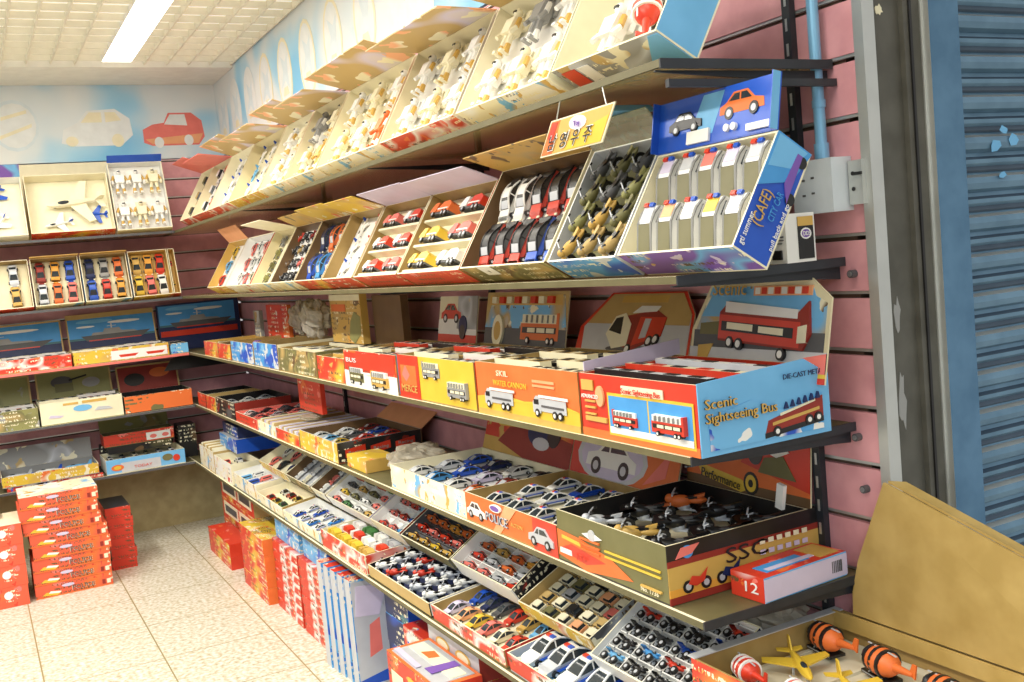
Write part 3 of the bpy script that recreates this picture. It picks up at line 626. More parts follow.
fill(t5, 'sport', 3, 2, .12, [['blue', 'cyan', 'blue'], ['navy', 'orange', 'orange']], 'kraft racer box, second shelf', 'down')
t6 = btray(3.59, 3.27, 'white-backed display box with toy planes and a red star tab', front='p_redstar', side='kraft', inn='kraftin', ins='white', lid=(.12, 103, 'p_yel', 'p_redyel'), side1='paper')
fill(t6, 'plane', 2, 3, .09, [['white', 'navy'], ['white', 'red'], ['white', 'rose']], 'toy plane box, second shelf', 'down')
t7 = btray(3.25, 2.87, 'red-fronted display box of red and white toy fire trucks', front='p_red', side='peach', inn='kraftin', ins='cream', lid=(.11, 100, 'lilac', 'p_redyel'), steps=3, side1='paper')
fill(t7, 'truck', 2, 3, .115, [['red', 'rose'], ['red', 'red'], ['rose', 'red']], 'fire truck box, second shelf', 'stand', True)
t8 = btray(2.86, 2.43, 'red-fronted display box of yellow and orange toy trucks', front='p_red', side='paper', side1='red', inn='kraftin', ins='cream', lid=(.11, 102, 'lilac', 'p_redyel'), steps=3)
fill(t8, 'truck', 2, 3, .125, [['yellow', 'white'], ['yellow', 'rose'], ['orange', 'red']], 'mixed truck box, second shelf', 'stand', True)
t9 = btray(2.42, 1.98, 'brown-lined display box with two rows of sleek sports cars', front='p_olive', side='red', inn='brown', ins='white', L=.29, h=.08, lid=(.12, 104, 'p_gold', 'p_yel'), side1='paper', rim='cream')
fill(t9, 'coupe', 5, 2, .138, [['red', 'red', 'red', 'blue', 'blue'], ['white', 'white', 'red', 'red', 'red']], 'brown-lined sports car box', 'down', True)
pic(t9['root'], F_front(.1, .05), [('r', 'white', 0, -.01, .07, .035), ('black', [(.03, .012), (.04, .012), (.035, 0)])], 'price_tab')
t10 = btray(1.965, 1.7, 'silvery display box packed with dark clear-wrapped motorcycles', front='p_blue2', side='silver', inn='silver', ins='olive', L=.28, h=.08, lid=(.07, 70, 'clear', 'clear'), side1='silver', rim='white')
fill(t10, 'bike', 3, 4, .1, [['gold', 'tan', 'tan'], ['camo', 'gold', 'olive'], ['olive', 'dgrey', 'camo'], ['dgrey', 'olive', 'dgrey']], 'silvery box of motorcycles', 'diag', True)
t11 = btray(1.69, 1.345, 'bright blue display box of white patrol vans, open lid', front='p_purple', side='white', side1='blue', inn='cream', ins='cream', L=.225, h=.085, lid=(.1, 22, 'blue', 'lblue', .02), rim='cream')
fill(t11, 'van', 5, 2, .101, [['silver', 'peach', 'white', 'yellow', 'silver'], ['lilac', 'silver', 'rose', 'lilac', 'silver']], 'blue van box', 'down', True, m=(.012, .01), jit=0)
pic(t11['root'], t11['LM'] @ T(0, 0, .003), [('r', 'blue', .003, .002, .342, .0995), ('lblue', [(.1, .02), (.14, .095), (.2, .095), (.17, .02)])] + shp_car(.19, .038, .12, 'orange') + shp_car(.04, .03, .1, 'black') + [('r', 'white', .1, .006, .165, .03), ('r', 'white', .27, .008, .335, .02), ('o', 'white', .215, .022, .007, .007), ('o', 'white', .235, .022, .007, .007)], 'lid_picture')
Fr = t11['M'].inverted()
sideM = F_right(.345)
pic(t11['root'], sideM, [('cyan', [(.12, .085), (.16, .02), (.225, .0), (.225, .085)]), ('lblue', [(.16, .08), (.18, .03), (.222, .01), (.222, .08)]), ('o', 'black', .13, .01, .011, .011), ('o', 'black', .2, .014, .011, .011), ('purple', [(.12, .015), (.15, .034), (.21, .03), (.21, .018)])], 'side_picture')
text('(CAFE)', .032, 'gold', t11['root'], sideM @ T(.055, .05, .002), 'cafe_lettering', .065)
text('CITY CAR', .02, 'cyan', t11['root'], sideM @ T(.075, .028, .003), 'cafe_lettering', .055)
text('gti summer', .016, 'white', t11['root'], sideM @ T(.012, .07, .002), 'small_lettering', .06)
text('pull back and go', .012, 'white', t11['root'], sideM @ T(.03, .008, .002), 'small_lettering', .09)
bf = thing('cardboard_flap', RW(1.46, 1.72, ZB), 'dark folded cardboard flap behind the blue van box', 'cardboard')
MB().ext([(0, 0), (.1, 0), (.12, .27), (.06, .345), (.0, .3)], 0, .004, 'black', RX(82)).build('flap_sheet', bf)
# small label carton on the shelf end
wb = carton(RW(1.4, 1.545, ZB), .05, .075, .095, 'small white carton with black label beside the blue box', 'white', 'white', 'white')
pic(wb, F_right(.05), [('r', 'black', .03, .006, .07, .088), ('r', 'gold', .03, .07, .07, .088), ('o', 'white', .05, .055, .014, .011), ('o', 'purple', .05, .055, .011, .008)], 'label_print')
text('DDS', .012, 'white', wb, F_right(.05) @ T(.041, .051, .003), 'label_lettering', .018)
pic(wb, F_front(), [('r', 'rose', .02, .07, .03, .08), ('r', 'dgrey', .006, .05, .044, .053), ('r', 'dgrey', .006, .044, .044, .046), ('r', 'dgrey', .006, .038, .04, .04)] + [('r', 'black', .012 + i * .0035, .008, .014 + i * .0035, .026) for i in range(8)], 'barcode')
# yellow hanging sign
sg = thing('hanging_sign', T(1.138, 1.95, 1.702), 'yellow and orange hanging shop sign under the top shelf edge', 'sign')
def SGM(): return Matrix(((0, 0, -1, 0), (-1, 0, 0, 0), (0, 1, 0, 0), (0, 0, 0, 1)))
sgm = SGM() @ Matrix.Shear('XY', 4, (0, 0)) if False else SGM()
MB().ext([(0, 0), (.245, 0), (.302, .07), (.06, .07)], -.002, .001, 'cream', sgm).build('sign_board', sg)
pic(sg, sgm @ T(0, 0, .001), [('gold', [(.006, .003), (.241, .003), (.295, .067), (.063, .067)]), ('orange', [(.006, .003), (.05, .003), (.1, .067), (.063, .067)]), ('yellow', [(.1, .003), (.241, .003), (.28, .05), (.14, .03)]), ('red', [(.04, .035), (.06, .03), (.09, .064), (.066, .064)]),
                             ('o', 'white', .165, .052, .033, .014), ('o', 'lilac', .165, .052, .029, .011)], 'sign_print')
sh_ = Matrix(((1, .8, 0, 0), (0, 1, 0, 0), (0, 0, 1, 0), (0, 0, 0, 1)))
for i, ch in enumerate('남영우주'):
    text(ch, .037, 'white', sg, sgm @ T(.032 + i * .047, .011, .004) @ sh_, 'sign_lettering', .03)
    text(ch, .033, 'black', sg, sgm @ T(.0335 + i * .047, .0125, .0048) @ sh_, 'sign_lettering', .027)
text('Toy', .014, 'purple', sg, sgm @ T(.154, .046, .006), 'emblem_lettering', .022)
sp = MB(); sp.cyl((0, -.08, .068), (0, -.1, .106), .0015, 'alu', 5); sp.cyl((0, -.27, .068), (0, -.26, .106), .0015, 'alu', 5); sp.build('hanging_wire', sg)
# clear sheet above the motorcycles; its blue reflection is painted as solid colour
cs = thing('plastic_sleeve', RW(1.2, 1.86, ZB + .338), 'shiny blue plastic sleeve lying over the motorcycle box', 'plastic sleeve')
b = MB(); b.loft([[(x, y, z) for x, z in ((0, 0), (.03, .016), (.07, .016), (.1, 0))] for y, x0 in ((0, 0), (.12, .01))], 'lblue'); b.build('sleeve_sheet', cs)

# ------------------------------------------------------------------ shelf C (third): upright open boxes with picture lids
ZC = ZS['C'] + .0015
def ctray(ya, yb, h, label, d=.29, **k): return tray(RW(1.142, ya, ZC), ya - yb, d, h, label, **k)
def packs(tr, n, cols, desc, per=1, hh=.88, lean=0):
    """thin cartons filed behind one another"""
    w = tr['w'] - .014; d = tr['L'] - .02
    for j in range(n):
        for i in range(per):
            ww = w / per - .004; y = .008 + d * j / n
            k = cols[(i + j * per) % len(cols)]
            a = ww * .0
            Mx = tr['M'] @ T(.007 + i * (w / per), y, tr['zf']) @ RX(-lean)
            b = MB(); hz = tr['h'] * hh * (1 + .06 * ((i * 7 + j * 5) % 3)); th = d / n * .72
            b.box(0, 0, 0, ww, th, hz, k[0], z1=k[1]); [b.box(ww * q, th * .1, hz, ww * (q + .1), th * .9, hz + .0012, kk) for q, kk in ((.06, 'black'), (.24, k[0]), (.42, 'black'), (.64, k[0]), (.84, 'black'))]
            o = b.build('toy_pack', None, Mx)
            lab = f'thin boxed toy, {ORD[j]} from front' + (', ' + colw(i, per) + ' stack' if per > 1 else '') + ' in ' + desc
            tag(o, lab, 'boxed toy', 'boxed toys in ' + desc)
WP = [('white', 'cream'), ('black', 'white'), ('cream', 'silver'), ('red', 'white'), ('tan', 'cream')]
c1 = ctray(5.84, 5.52, .08, 'small orange-fronted box with gold lining nearest the corner, third shelf', front='p_redyel', side='gold', inn='gold', ins=None)
packs(c1, 4, [('gold', 'gold'), ('cream', 'cream')], 'gold-lined corner box', hh=.7)
c2 = ctray(5.5, 5.2, .08, 'orange and black box of gold packs, third shelf', front='p_redyel', side='gold', inn='brown', ins=None)
packs(c2, 4, [('gold', 'yellow'), ('cream', 'gold')], 'orange and black box', hh=.8)
c3 = ctray(5.18, 4.74, .1, 'blue box with crumpled contents beside the purple ribbon packet', front='p_blue2', side='kraft', inn='kraftin', ins=None)
packs(c3, 4, [('tan', 'tan'), ('cream', 'cream')], 'blue crumpled box', hh=.6)
c4 = ctray(4.72, 4.32, .11, 'bright blue box with a long white side edge, third shelf', front='p_blue2', side='white', inn='kraftin', ins=None, side1='cream')
packs(c4, 4, [('tan', 'cream'), ('purple', 'blue')], 'bright blue box', hh=.6)
c5 = ctray(4.3, 3.78, .1, 'olive box with white-green packs at the middle of third shelf', front='p_olive', side='olive', inn='kraftin', ins=None)
packs(c5, 5, [('olive', 'cream'), ('cream', 'white'), ('silver', 'cream')], 'olive box', hh=.8)
c6 = ctray(3.76, 3.45, .09, 'orange and yellow box of packs, left of the red bus carton', front='p_redyel', side='gold', inn='kraftin', ins=None)
packs(c6, 5, [('cream', 'yellow'), ('gold', 'cream')], 'orange-yellow box', hh=.85)
c7 = ctray(3.44, 2.95, .125, 'red box with a white strip of printed buses, third shelf', front='p_red', side='kraft', inn='kraftin', ins=None, side1='cyan')
pic(c7['root'], F_front(), [('r', 'white', .0, .0, .49, .055), ('r', 'red', .01, .065, .48, .118), ('r', 'cream', .22, .045, .38, .05)] + shp_bus(.05, .008, .14, 'olive') + shp_bus(.28, .006, .14, 'gold'), 'front_print')
text('BUS', .022, 'white', c7['root'], F_front(.03, .085) @ T(0, 0, .004), 'lettering', .1)
packs(c7, 6, WP, 'red box with white strip', 2)
c8 = ctray(2.93, 2.4, .13, 'yellow and red box printed with two small buses, third shelf', front='yellow', side='kraft', inn='kraftin', ins=None, side1='red')
pic(c8['root'], F_front(), [('r', 'red', 0, 0, .16, .13), ('r', 'orange', .02, .04, .14, .1), ('rose', [(.03, .07), (.06, .1), (.09, .07), (.06, .05)])] + shp_bus(.19, .065, .12, 'grey', 'cream') + shp_bus(.37, .02, .12, 'grey', 'cream', True), 'front_print')
text('MERCE', .03, 'gold', c8['root'], F_front(.02, .02) @ T(0, 0, .003), 'lettering', .12)
packs(c8, 6, WP, 'yellow and red box', 2)
c9 = ctray(2.385, 1.885, .135, 'red to yellow box printed with silver tanker trucks, third shelf', front='orange', side='red', inn='kraftin', ins=None, side1='red')
pic(c9['root'], F_front(), [('r', 'yellow', 0, 0, .5, .045), ('r', 'gold', 0, .0, .5, .015), ('yellow', [(0, .045), (.12, .06), (.25, .05), (.4, .06), (.5, .045)]), ('r', 'peach', .3, .1, .4, .106), ('r', 'peach', .3, .09, .4, .095)], 'front_print')
for k_, u in enumerate((.05, .3)):
    pic(c9['root'], F_front() @ T(0, 0, .003), [('r', 'silver', u + .035, .035, u + .15, .065), ('silver', [(u, .03), (u, .055), (u + .015, .07), (u + .035, .07), (u + .035, .03)]), ('r', 'black', u + .005, .05, u + .028, .062), ('r', 'dgrey', u + .04, .045, u + .14, .05), ('r', 'white', u + .03, .067, u + .16, .073)] +
        [('o', 'black', u + q, .03, .01, .01) for q in (.02, .1, .125)] + [('o', 'white', u + q, .03, .005, .005) for q in (.02, .1, .125)], 'printed_truck')
text('SKIL', .02, 'cream', c9['root'], F_front(.12, .105) @ T(0, 0, .003), 'lettering', .06); text('WATER CANNON', .02, 'yellow', c9['root'], F_front(.1, .08) @ T(0, 0, .003), 'lettering', .17)
packs(c9, 6, [('white', 'cream'), ('black', 'cream'), ('cream', 'tan')], 'tanker truck box', 2)
c10 = ctray(1.875, 1.475, .135, 'red display box of boxed double-decker buses, pale blue side', d=.29, front='red', side='red', inn='red', ins=None, side1='lblue')
W = .40
pic(c10['root'], F_front(), [('r', 'orange', 0, .0, W, .018), ('r', 'yellow', .105, .012, .39, .1), ('r', 'cyan', .11, .017, .245, .094), ('r', 'cyan', .25, .017, .385, .094), ('r', 'white', .11, .017, .385, .03), ('r', 'cream', .16, .1, .3, .118), ('r', 'gold', .01, .1, .055, .122), ('r', 'gold', .02, .075, .06, .079), ('r', 'gold', .02, .062, .06, .066), ('r', 'gold', .02, .048, .06, .052), ('r', 'gold', .02, .035, .1, .045), ('o', 'peach', .08, .09, .015, .022)] + shp_bus(.125, .03, .085) + shp_bus(.27, .03, .1, flip=True), 'front_print')
text('Scenic Sightseeing Bus', .016, 'red', c10['root'], F_front(.165, .103) @ T(0, 0, .006), 'lettering', .13)
text('ADVANCED', .012, 'white', c10['root'], F_front(.012, .084) @ T(0, 0, .006), 'lettering', .065)
# taller pale blue side panel
sp_ = MB(); sp_.ext([(0, 0), (.32, 0), (.32, .115), (.26, .15), (.0, .137)], 0, .003, 'lblue', T(W - .0005, 0, 0) @ Matrix(((0, 0, 1, 0), (1, 0, 0, 0), (0, 1, 0, 0), (0, 0, 0, 1)))); sp_.build('side_panel', c10['root'])
fr = F_right(W + .0026)
pic(c10['root'], fr, [('p_blue', [(.02, .01), (.3, .01), (.3, .08), (.2, .06), (.12, .09), (.02, .07)]), ('dred', [(.15, .018), (.3, .03), (.3, .075), (.16, .045)]), ('black', [(.15, .012), (.3, .024), (.3, .034), (.15, .022)]), ('gold', [(.17, .034), (.29, .048), (.29, .054), (.17, .04)]), ('cream', [(.19, .05), (.28, .066), (.28, .07), (.19, .055)]), ('o', 'black', .18, .022, .01, .01), ('o', 'white', .18, .022, .005, .005), ('o', 'black', .262, .032, .01, .01), ('o', 'white', .262, .032, .005, .005), ('o', 'black', .285, .034, .01, .01), ('o', 'white', .285, .034, .005, .005)] +
    [('navy', [(.2 + i * .016, .062 + i * .0018), (.206 + i * .016, .075 + i * .0018), (.21 + i * .016, .062 + i * .0018)]) for i in range(6)], 'side_print')
for dx, k in ((.0, 'black'), (.0015, 'gold')):
    text('Scenic', .027, k, c10['root'], fr @ T(.008 + dx, .088, .004 + dx), 'lettering', .075); text('Sightseeing Bus', .027, k, c10['root'], fr @ T(.008 + dx, .062, .004 + dx), 'lettering', .17)
text('DIE-CAST METAL', .014, 'navy', c10['root'], fr @ T(.2, .118, .004), 'lettering', .105)
packs(c10, 10, [('dred', 'dred'), ('black', 'silver'), ('silver', 'white'), ('black', 'black'), ('red', 'cream')], 'double-decker bus box', 1, .9)
# picture lids (each lid is part of its box)
def lidc(tr, z0, w, hh, lean, name, shapes, x0=0, key='paper', poly=None, y=None):
    M_ = T(x0, (tr['L'] if y is None else y) + .002, z0) @ RX(90 - lean)
    b = MB(); b.ext(poly or [(0, 0), (w, 0), (w, hh), (0, hh)], -.004, 0, key, side='paper'); b.build('lid', tr['root'], M_)
    pic(tr['root'], M_, shapes, name)
    return M_
bt = .035
m_ = lidc(c10, bt + .06, .42, .212, 12, 'lid_picture', [('p_city', [(.01, .09), (.41, .09), (.41, .16), (.33, .195), (.06, .195)]), ('lblue', [(.03, .13), (.4, .13), (.37, .19), (.07, .19)]), ('r', 'dgrey', .01, .06, .41, .1), ('olive', [(.03, .09), (.03, .115), (.1, .12), (.1, .09)]), ('r', 'silver', .0, .02, .42, .062), ('r', 'yellow', .0, .012, .42, .02), ('r', 'red', 0, 0, .42, .012), ('rose', [(.34, .02), (.42, .02), (.42, .06), (.36, .05)]), ('gold', [(.03, .03), (.06, .03), (.08, .07), (.03, .065)]),
        ('r', 'peach', .2, .175, .37, .195)] + [('r', 'red' if i % 2 else 'white', .205 + i * .02, .178, .22 + i * .02, .192) for i in range(8)] + [(k, [(.1 + a * .92, .068 + b_ * .95) for a, b_ in p]) for k, p in
        [('dred', [(0, .03), (0, .075), (.03, .1), (.26, .075), (.29, .1), (.3, .03), (.28, -.005), (.0, .01)]), ('red', [(0, .03), (0, .07), (.27, .055), (.27, 0), (.0, .015)]), ('white', [(.02, .075), (.02, .1), (.26, .082), (.26, .062)]), ('black', [(.01, .033), (.01, .055), (.25, .042), (.25, .02)]), ('cream', [(.03, .037), (.03, .052), (.12, .047), (.12, .032)]), ('cream', [(.14, .03), (.14, .044), (.22, .04), (.22, .025)]), ('cream', [(.265, .01), (.265, .045), (.29, .05), (.29, .012)])]] +
        [('o', 'black', .1 + a, .076 + b_, .012, .013) for a, b_ in ((.04, -.002), (.07, -.005), (.2, -.022))] + [('o', 'white', .1 + a, .076 + b_, .007, .008) for a, b_ in ((.04, -.002), (.07, -.005), (.2, -.022))], poly=[(0, 0), (.42, 0), (.42, .17), (.36, .212), (.06, .212), (0, .1)])
for dx, k in ((0, 'dred'), (.001, 'gold')): text('Scenic', .045, k, c10['root'], m_ @ T(.07 + dx, .176, .009 + dx), 'lettering', .11)
# tanker truck lid, leaning back; red flap corner
m_ = lidc(c9, .1, .5, .2, 30, 'lid_picture', [('silver', [(.03, .02), (.485, .02), (.45, .14), (.39, .195), (.09, .195), (.0, .1)]), ('tan', [(.01, .11), (.455, .11), (.45, .14), (.39, .195), (.09, .195)]), ('r', 'gold', .14, .17, .34, .19), ('o', 'dgrey', .26, .04, .12, .012)] + [(k, [(.12 + a, .03 + b_) for a, b_ in p]) for k, p in
        [('dred', [(.06, .02), (.05, .1), (.19, .12), (.24, .1), (.24, .05), (.14, .01)]), ('red', [(.13, .02), (.13, .1), (.24, .1), (.24, .05)]), ('cream', [(.0, .05), (.02, .1), (.06, .11), (.1, .08), (.11, .02), (.05, .01)]), ('black', [(.01, .06), (.025, .095), (.055, .1), (.07, .05)]), ('white', [(.09, .11), (.12, .13), (.2, .13), (.19, .115)]), ('silver', [(.155, .04), (.155, .095), (.18, .095), (.18, .045)])]] +
        [('o', 'black', .12 + a, .03 + b_, .013, .015) for a, b_ in ((.12, .01), (.2, .035), (.225, .04))] + [('o', 'white', .12 + a, .03 + b_, .008, .009) for a, b_ in ((.12, .01), (.2, .035), (.225, .04))], poly=[(0, 0), (.5, 0), (.46, .14), (.4, .2), (.08, .2), (-.02, .1)], key='red')
pf = MB(); pf.ext([(0, 0), (.26, .02), (.26, .055), (0, .035)], 0, .003, 'lilac', T(.497, .02, .12) @ Matrix(((0, 0, 1, 0), (1, 0, 0, 0), (0, 1, 0, 0), (0, 0, 0, 1)))); pf.build('side_flap', c9['root'])
m_ = lidc(c8, .1, .5, .19, 12, 'lid_picture', [('r', 'dgrey', .0, .0, .5, .08), ('p_city', [(0, .08), (.5, .08), (.48, .18), (.05, .18)]), ('r', 'gold', .02, .15, .47, .18)] + shp_bus(.24, .03, .22, 'orange', 'cream', True) + [('o', 'cream', .1, .07, .035, .05), ('o', 'gold', .1, .07, .022, .03)] + [('r', 'red' if q % 2 else 'cream', .05 + q * .05, .155, .08 + q * .05, .175) for q in range(8)], key='tan')
for i in range(9): pass
m_ = lidc(c7, .09, .3, .19, 10, 'lid_picture', [('r', 'red', 0, 0, .3, .06), ('r', 'white', 0, .06, .3, .11), ('r', 'p_grey', .15, .08, .3, .19)] + shp_car(.02, .1, .16, 'red') + [('o', 'navy', .2, .09, .03, .035), ('o', 'black', .2, .07, .022, .025)], x0=.15, key='cream')
# mid gap behind C: bagged goods and a brown packet
def bag(M, rx, ry, rz, key, label, name='plastic_bag', seed=1, cat='plastic bag'):
    rnd = random.Random(seed); ph = [rnd.uniform(0, 6) for _ in range(6)]
    f = lambda a, b_, c_: 1 + .13 * math.sin(7 * a + ph[0]) * math.cos(6 * b_ + ph[1]) + .1 * math.sin(9 * c_ + ph[2] + 4 * a) + .06 * math.sin(15 * a + 13 * b_ + ph[3])
    b = MB(); b.ball((0, 0, rz), rx, ry, rz * .93, key, 26, 16, f); o = b.build(name, None, M); return tag(o, label, cat)
zt = ZC + .118
pk = thing('paper_packet', RW(1.37, 4.24, ZC + .1), 'tall brown paper packet with dried-leaf print, behind the olive box', 'packet')
MB().box(0, .0, 0, .38, .03, .2, 'gold', y0='p_gold').build('packet_body', pk)
pic(pk, F_front(), [('r', 'cream', .0, .175, .38, .2), ('camo', [(.22, .02), (.28, .0), (.36, .04), (.37, .11), (.3, .13), (.25, .09)]), ('r', 'orange', .02, .13, .2, .16)], 'packet_print')
dk = carton(RW(1.41, 3.83, ZC + .1), .3, .03, .19, 'plain dark brown board standing beside the paper packet', 'brown', 'brown', 'brown', name='card_board')
bag(RW(1.36, 4.43, ZC + .112), .14, .06, .09, 'poly', 'crumpled clear grey plastic bag left of the brown packet', seed=3)
bag(RW(1.4, 4.78, ZC + .113), .11, .05, .08, 'poly', 'small cloudy plastic bag beside the red poster card', seed=5)
rp = carton(RW(1.4, 5.42, ZC + .085), .4, .02, .17, 'red orange poster card leaning behind the corner boxes', 'p_redstar', 'orange', 'orange', name='poster_card')
gp = carton(RW(1.38, 5.62, ZC + .085), .12, .02, .14, 'pale grey card with small marks near the corner', 'p_grey', 'grey', 'grey', name='poster_card')
pr = bag(RW(1.2, 4.86, ZC + .066), .05, .03, .02, 'purple', 'small purple and blue ribbon packet on the blue boxes', 'ribbon_packet', 8, 'packet')

# ------------------------------------------------------------------ shelf D (fourth)
ZD = ZS['D'] + .0015
def dtray(ya, yb, h, label, d=.34, X=1.142, z=None, **k): k.setdefault('insh', h * .48); return tray(RW(X, ya, ZD if z is None else z), ya - yb, d, h, label, **k)
d0 = dtray(6.2, 5.98, .08, 'small red box at the corner end of the fourth right shelf', d=.28, front='p_red', side='black', inn='black', ins='black')
fill(d0, 'car', 1, 3, .07, [['white'], ['silver'], ['white']], 'small red corner box', 'down', flat=True)
d1 = dtray(5.97, 5.72, .08, 'orange box of white toys beside the corner red one', d=.28, front='p_redyel', side='black', inn='tan', ins='black')
fill(d1, 'car', 2, 3, .075, [['white', 'cream']], 'orange corner box, fourth shelf', 'down', flat=True)
d2 = dtray(5.7, 5.27, .09, 'black and red box with pale toy tops, fourth shelf', d=.3, front='p_black', side='black', inn='black', ins='black', side1='dred')
fill(d2, 'car', 3, 3, .08, [['silver', 'white', 'cream'], ['white', 'grey', 'white']], 'black and red box, fourth shelf', 'down', flat=True)
d3 = dtray(5.25, 4.83, .05, 'low orange-red tray of dark and pink toy cars', d=.38, front='p_red', side='peach', inn='rose', ins='rose', side1='peach')
fill(d3, 'car', 4, 4, .075, [['white', 'dgrey', 'rose', 'black'], ['black', 'rose', 'silver', 'olive'], ['dgrey', 'black', 'rose', 'silver']], 'low orange-red car tray', 'down', flat=True)
rl = carton(RW(1.3, 4.62, ZD + .1), .34, .02, .15, 'plain red panel card standing behind the filed card packs', 'p_red', 'red', 'red', name='poster_card')
def cards(tr, n, k, desc, kk):
    w = tr['w'] - .016
    for j in range(n):
        Mx = tr['M'] @ T(.006 + tr['h'] * .27 + (w - tr['h'] * .27) * j / n, .012, tr['zf'] + .001) @ RY(-14)
        b = MB(); b.box(0, 0, 0, w / n * .5, tr['L'] - .03, tr['h'] * 1.05, k[j % len(k)], z1=kk)
        tag(b.build('card_pack', None, Mx), f'thin white-edged card pack, {ORD[j]} from left in {desc}', 'card pack', 'card packs in ' + desc)
d4 = dtray(4.8, 4.5, .05, 'white tray of filed cards, left one of two, fourth shelf', d=.36, front='p_cream', side='white', inn='white', ins=None)
cards(d4, 8, ['cream', 'tan', 'lilac'], 'white card tray', 'cream')
d5 = dtray(4.48, 4.13, .05, 'orange-fronted tray of filed white cards, fourth shelf', d=.36, front='p_redyel', side='gold', inn='tan', ins=None, side1='kraft')
cards(d5, 12, ['white', 'lilac', 'tan'], 'orange-fronted card tray', 'white')
bag(RW(1.3, 4.45, ZD + .062), .07, .05, .014, 'poly', 'clear cellophane wrap lying on the filed card packs', 'cellophane_wrap', 4, 'wrapping')
d6 = dtray(4.11, 3.63, .08, 'dark box of racing cars with a wide pale rim', d=.34, front='p_yel', side='kraft', inn='brown', ins='white', side1='p_black', rim='silver', lid=(.11, 35, 'peach', 'kraft'))
fill(d6, 'sport', 4, 3, .09, [['white', 'lblue', 'yellow', 'red'], ['white', 'dgrey', 'red', 'red'], ['dred', 'blue', 'red', 'black']], 'dark pale-rimmed box', 'down', flat=True, full=False)
lg = MB()
for i in range(3): lg.ext([(.03 + i * .1, .02), (.11 + i * .1, .03), (.11 + i * .1, .06), (.03 + i * .1, .05)], 0, .001, 'red')
lg.build('side_print', d6['root'], F_right(.48))
for i in range(3): text('Racing', .016, 'grey', d6['root'], F_right(.48) @ T(.04 + i * .1, .032 + .003 * i, .002), 'side_lettering', .06)
yb_ = carton(RW(1.16, 3.58, ZD), .2, .12, .045, 'low yellow-orange card box right of the dark racing box', 'p_yel', 'p_yel', 'gold')
bag(RW(1.3, 3.24, ZD), .11, .1, .05, 'poly', 'clear plastic bag of small parts before the sports car tray', seed=9)
d7 = dtray(3.1, 2.535, .075, 'cream tray of long sports cars beside the police box', d=.335, front='p_cream', side='kraft', inn='cream', ins='white', rim='cream', side1='cream', X=1.135 + .01)
fill(d7, 'sport', 4, 3, .135, [['white', 'cyan', 'white', 'orange'], ['silver', 'blue', 'lilac', 'dred'], ['blue', 'navy', 'white', 'black']], 'cream sports car tray', 'down', True, flat=True)
d8 = dtray(2.53, 2.035, .08, 'orange POLICE display box of white patrol cars', d=.335, front='orange', side='cream', inn='kraftin', ins='cream', rim='cream', side1='black')
pic(d8['root'], F_front(), [('r', 'red', .38, 0, .495, .08), ('peach', [(.2, 0), (.3, .08), (.24, .08), (.16, 0)])] + shp_car(.01, .015, .11, 'white') + shp_car(.36, .012, .12, 'silver', -1) + [('o', 'white', .19, .066, .03, .01), ('o', 'purple', .19, .066, .025, .007)], 'front_print')
text('POLICE', .034, 'navy', d8['root'], F_front(.13, .025) @ T(0, 0, .003), 'lettering', .12); text('POLICE', .034, 'silver', d8['root'], F_front(.128, .026) @ T(0, 0, .004), 'lettering', .12)
text('ACTION', .014, 'gold', d8['root'], F_front(.27, .035) @ T(0, 0, .003), 'lettering', .06)
fill(d8, 'police', 4, 3, .125, [['white', 'silver', 'white', 'rose'], ['white', 'white', 'silver', 'white'], ['white', 'blue', 'white', 'orange']], 'POLICE display box', 'down', True, flat=True)
lidc(d8, .07, .5, .2, 17, 'lid_picture', [('r', 'red', .0, .0, .5, .2), ('orange', [(.3, 0), (.5, 0), (.5, .2), (.36, .2)]), ('o', 'silver', .2, .07, .17, .075), ('o', 'lilac', .2, .07, .15, .062), ('rose', [(.36, .02), (.45, .05), (.46, .12), (.4, .06)])] + shp_car(.08, .02, .24, 'white', -1), key='red', y=.335)
lidc(d7, .07, .56, .2, 17, 'lid_picture', [('r', 'gold', 0, 0, .3, .05), ('dred', [(.1, .04), (.3, .0), (.56, .0), (.56, .08), (.2, .12)]), ('yellow', [(0, .14), (.2, .14), (.3, .1), (.1, .09)]), ('o', 'navy', .36, .09, .07, .04), ('o', 'black', .45, .1, .04, .045), ('o', 'silver', .38, .06, .05, .02)], key='p_redyel', y=.335)
d9 = dtray(2.03, 1.61, .12, 'big black display box of black quad bikes, flame print', d=.375, front='olive', side='black', inn='black', ins='cream', rim='cream', side1='gold', insh=.045)
pic(d9['root'], F_front(), [('orange', [(0, .015), (0, .075), (.1, .07), (.22, .05), (.3, .02), (.12, .0)]), ('red', [(0, .03), (.06, .05), (.2, .035), (.12, .015)]), ('yellow', [(.02, .065), (.1, .06), (.1, .052), (.02, .057)]), ('white', [(.11, .085), (.15, .095), (.19, .085), (.15, .075)]), ('o', 'silver', .15, .087, .014, .013), ('r', 'white', .01, .022, .06, .034)] +
    [('r', 'yellow', .2, .062 - i * .012, .4, .066 - i * .012) for i in range(2)] + [('r', 'orange', .1, .072 - i * .012, .18, .076 - i * .012) for i in range(3)] + [('r', 'gold', .33, .02, .4, .024)], 'front_print')
text('No. 1736', .014, 'cream', d9['root'], F_front(.33, .012) @ T(0, 0, .004), 'lettering', .06); text('13+', .022, 'red', d9['root'], F_front(.08, .02) @ T(0, 0, .005), 'lettering', .04)
pic(d9['root'], F_right(.42), [('r', 'black', 0, .085, .4, .12), ('r', 'dred', 0, .075, .4, .088), ('r', 'gold', 0, .03, .4, .075), ('r', 'dred', 0, 0, .4, .015), ('r', 'amber', 0, .015, .4, .03), ('o', 'cyan', .05, .1, .014, .013), ('rose', [(.02, .09), (.035, .11), (.08, .112), (.06, .095)])], 'side_print')
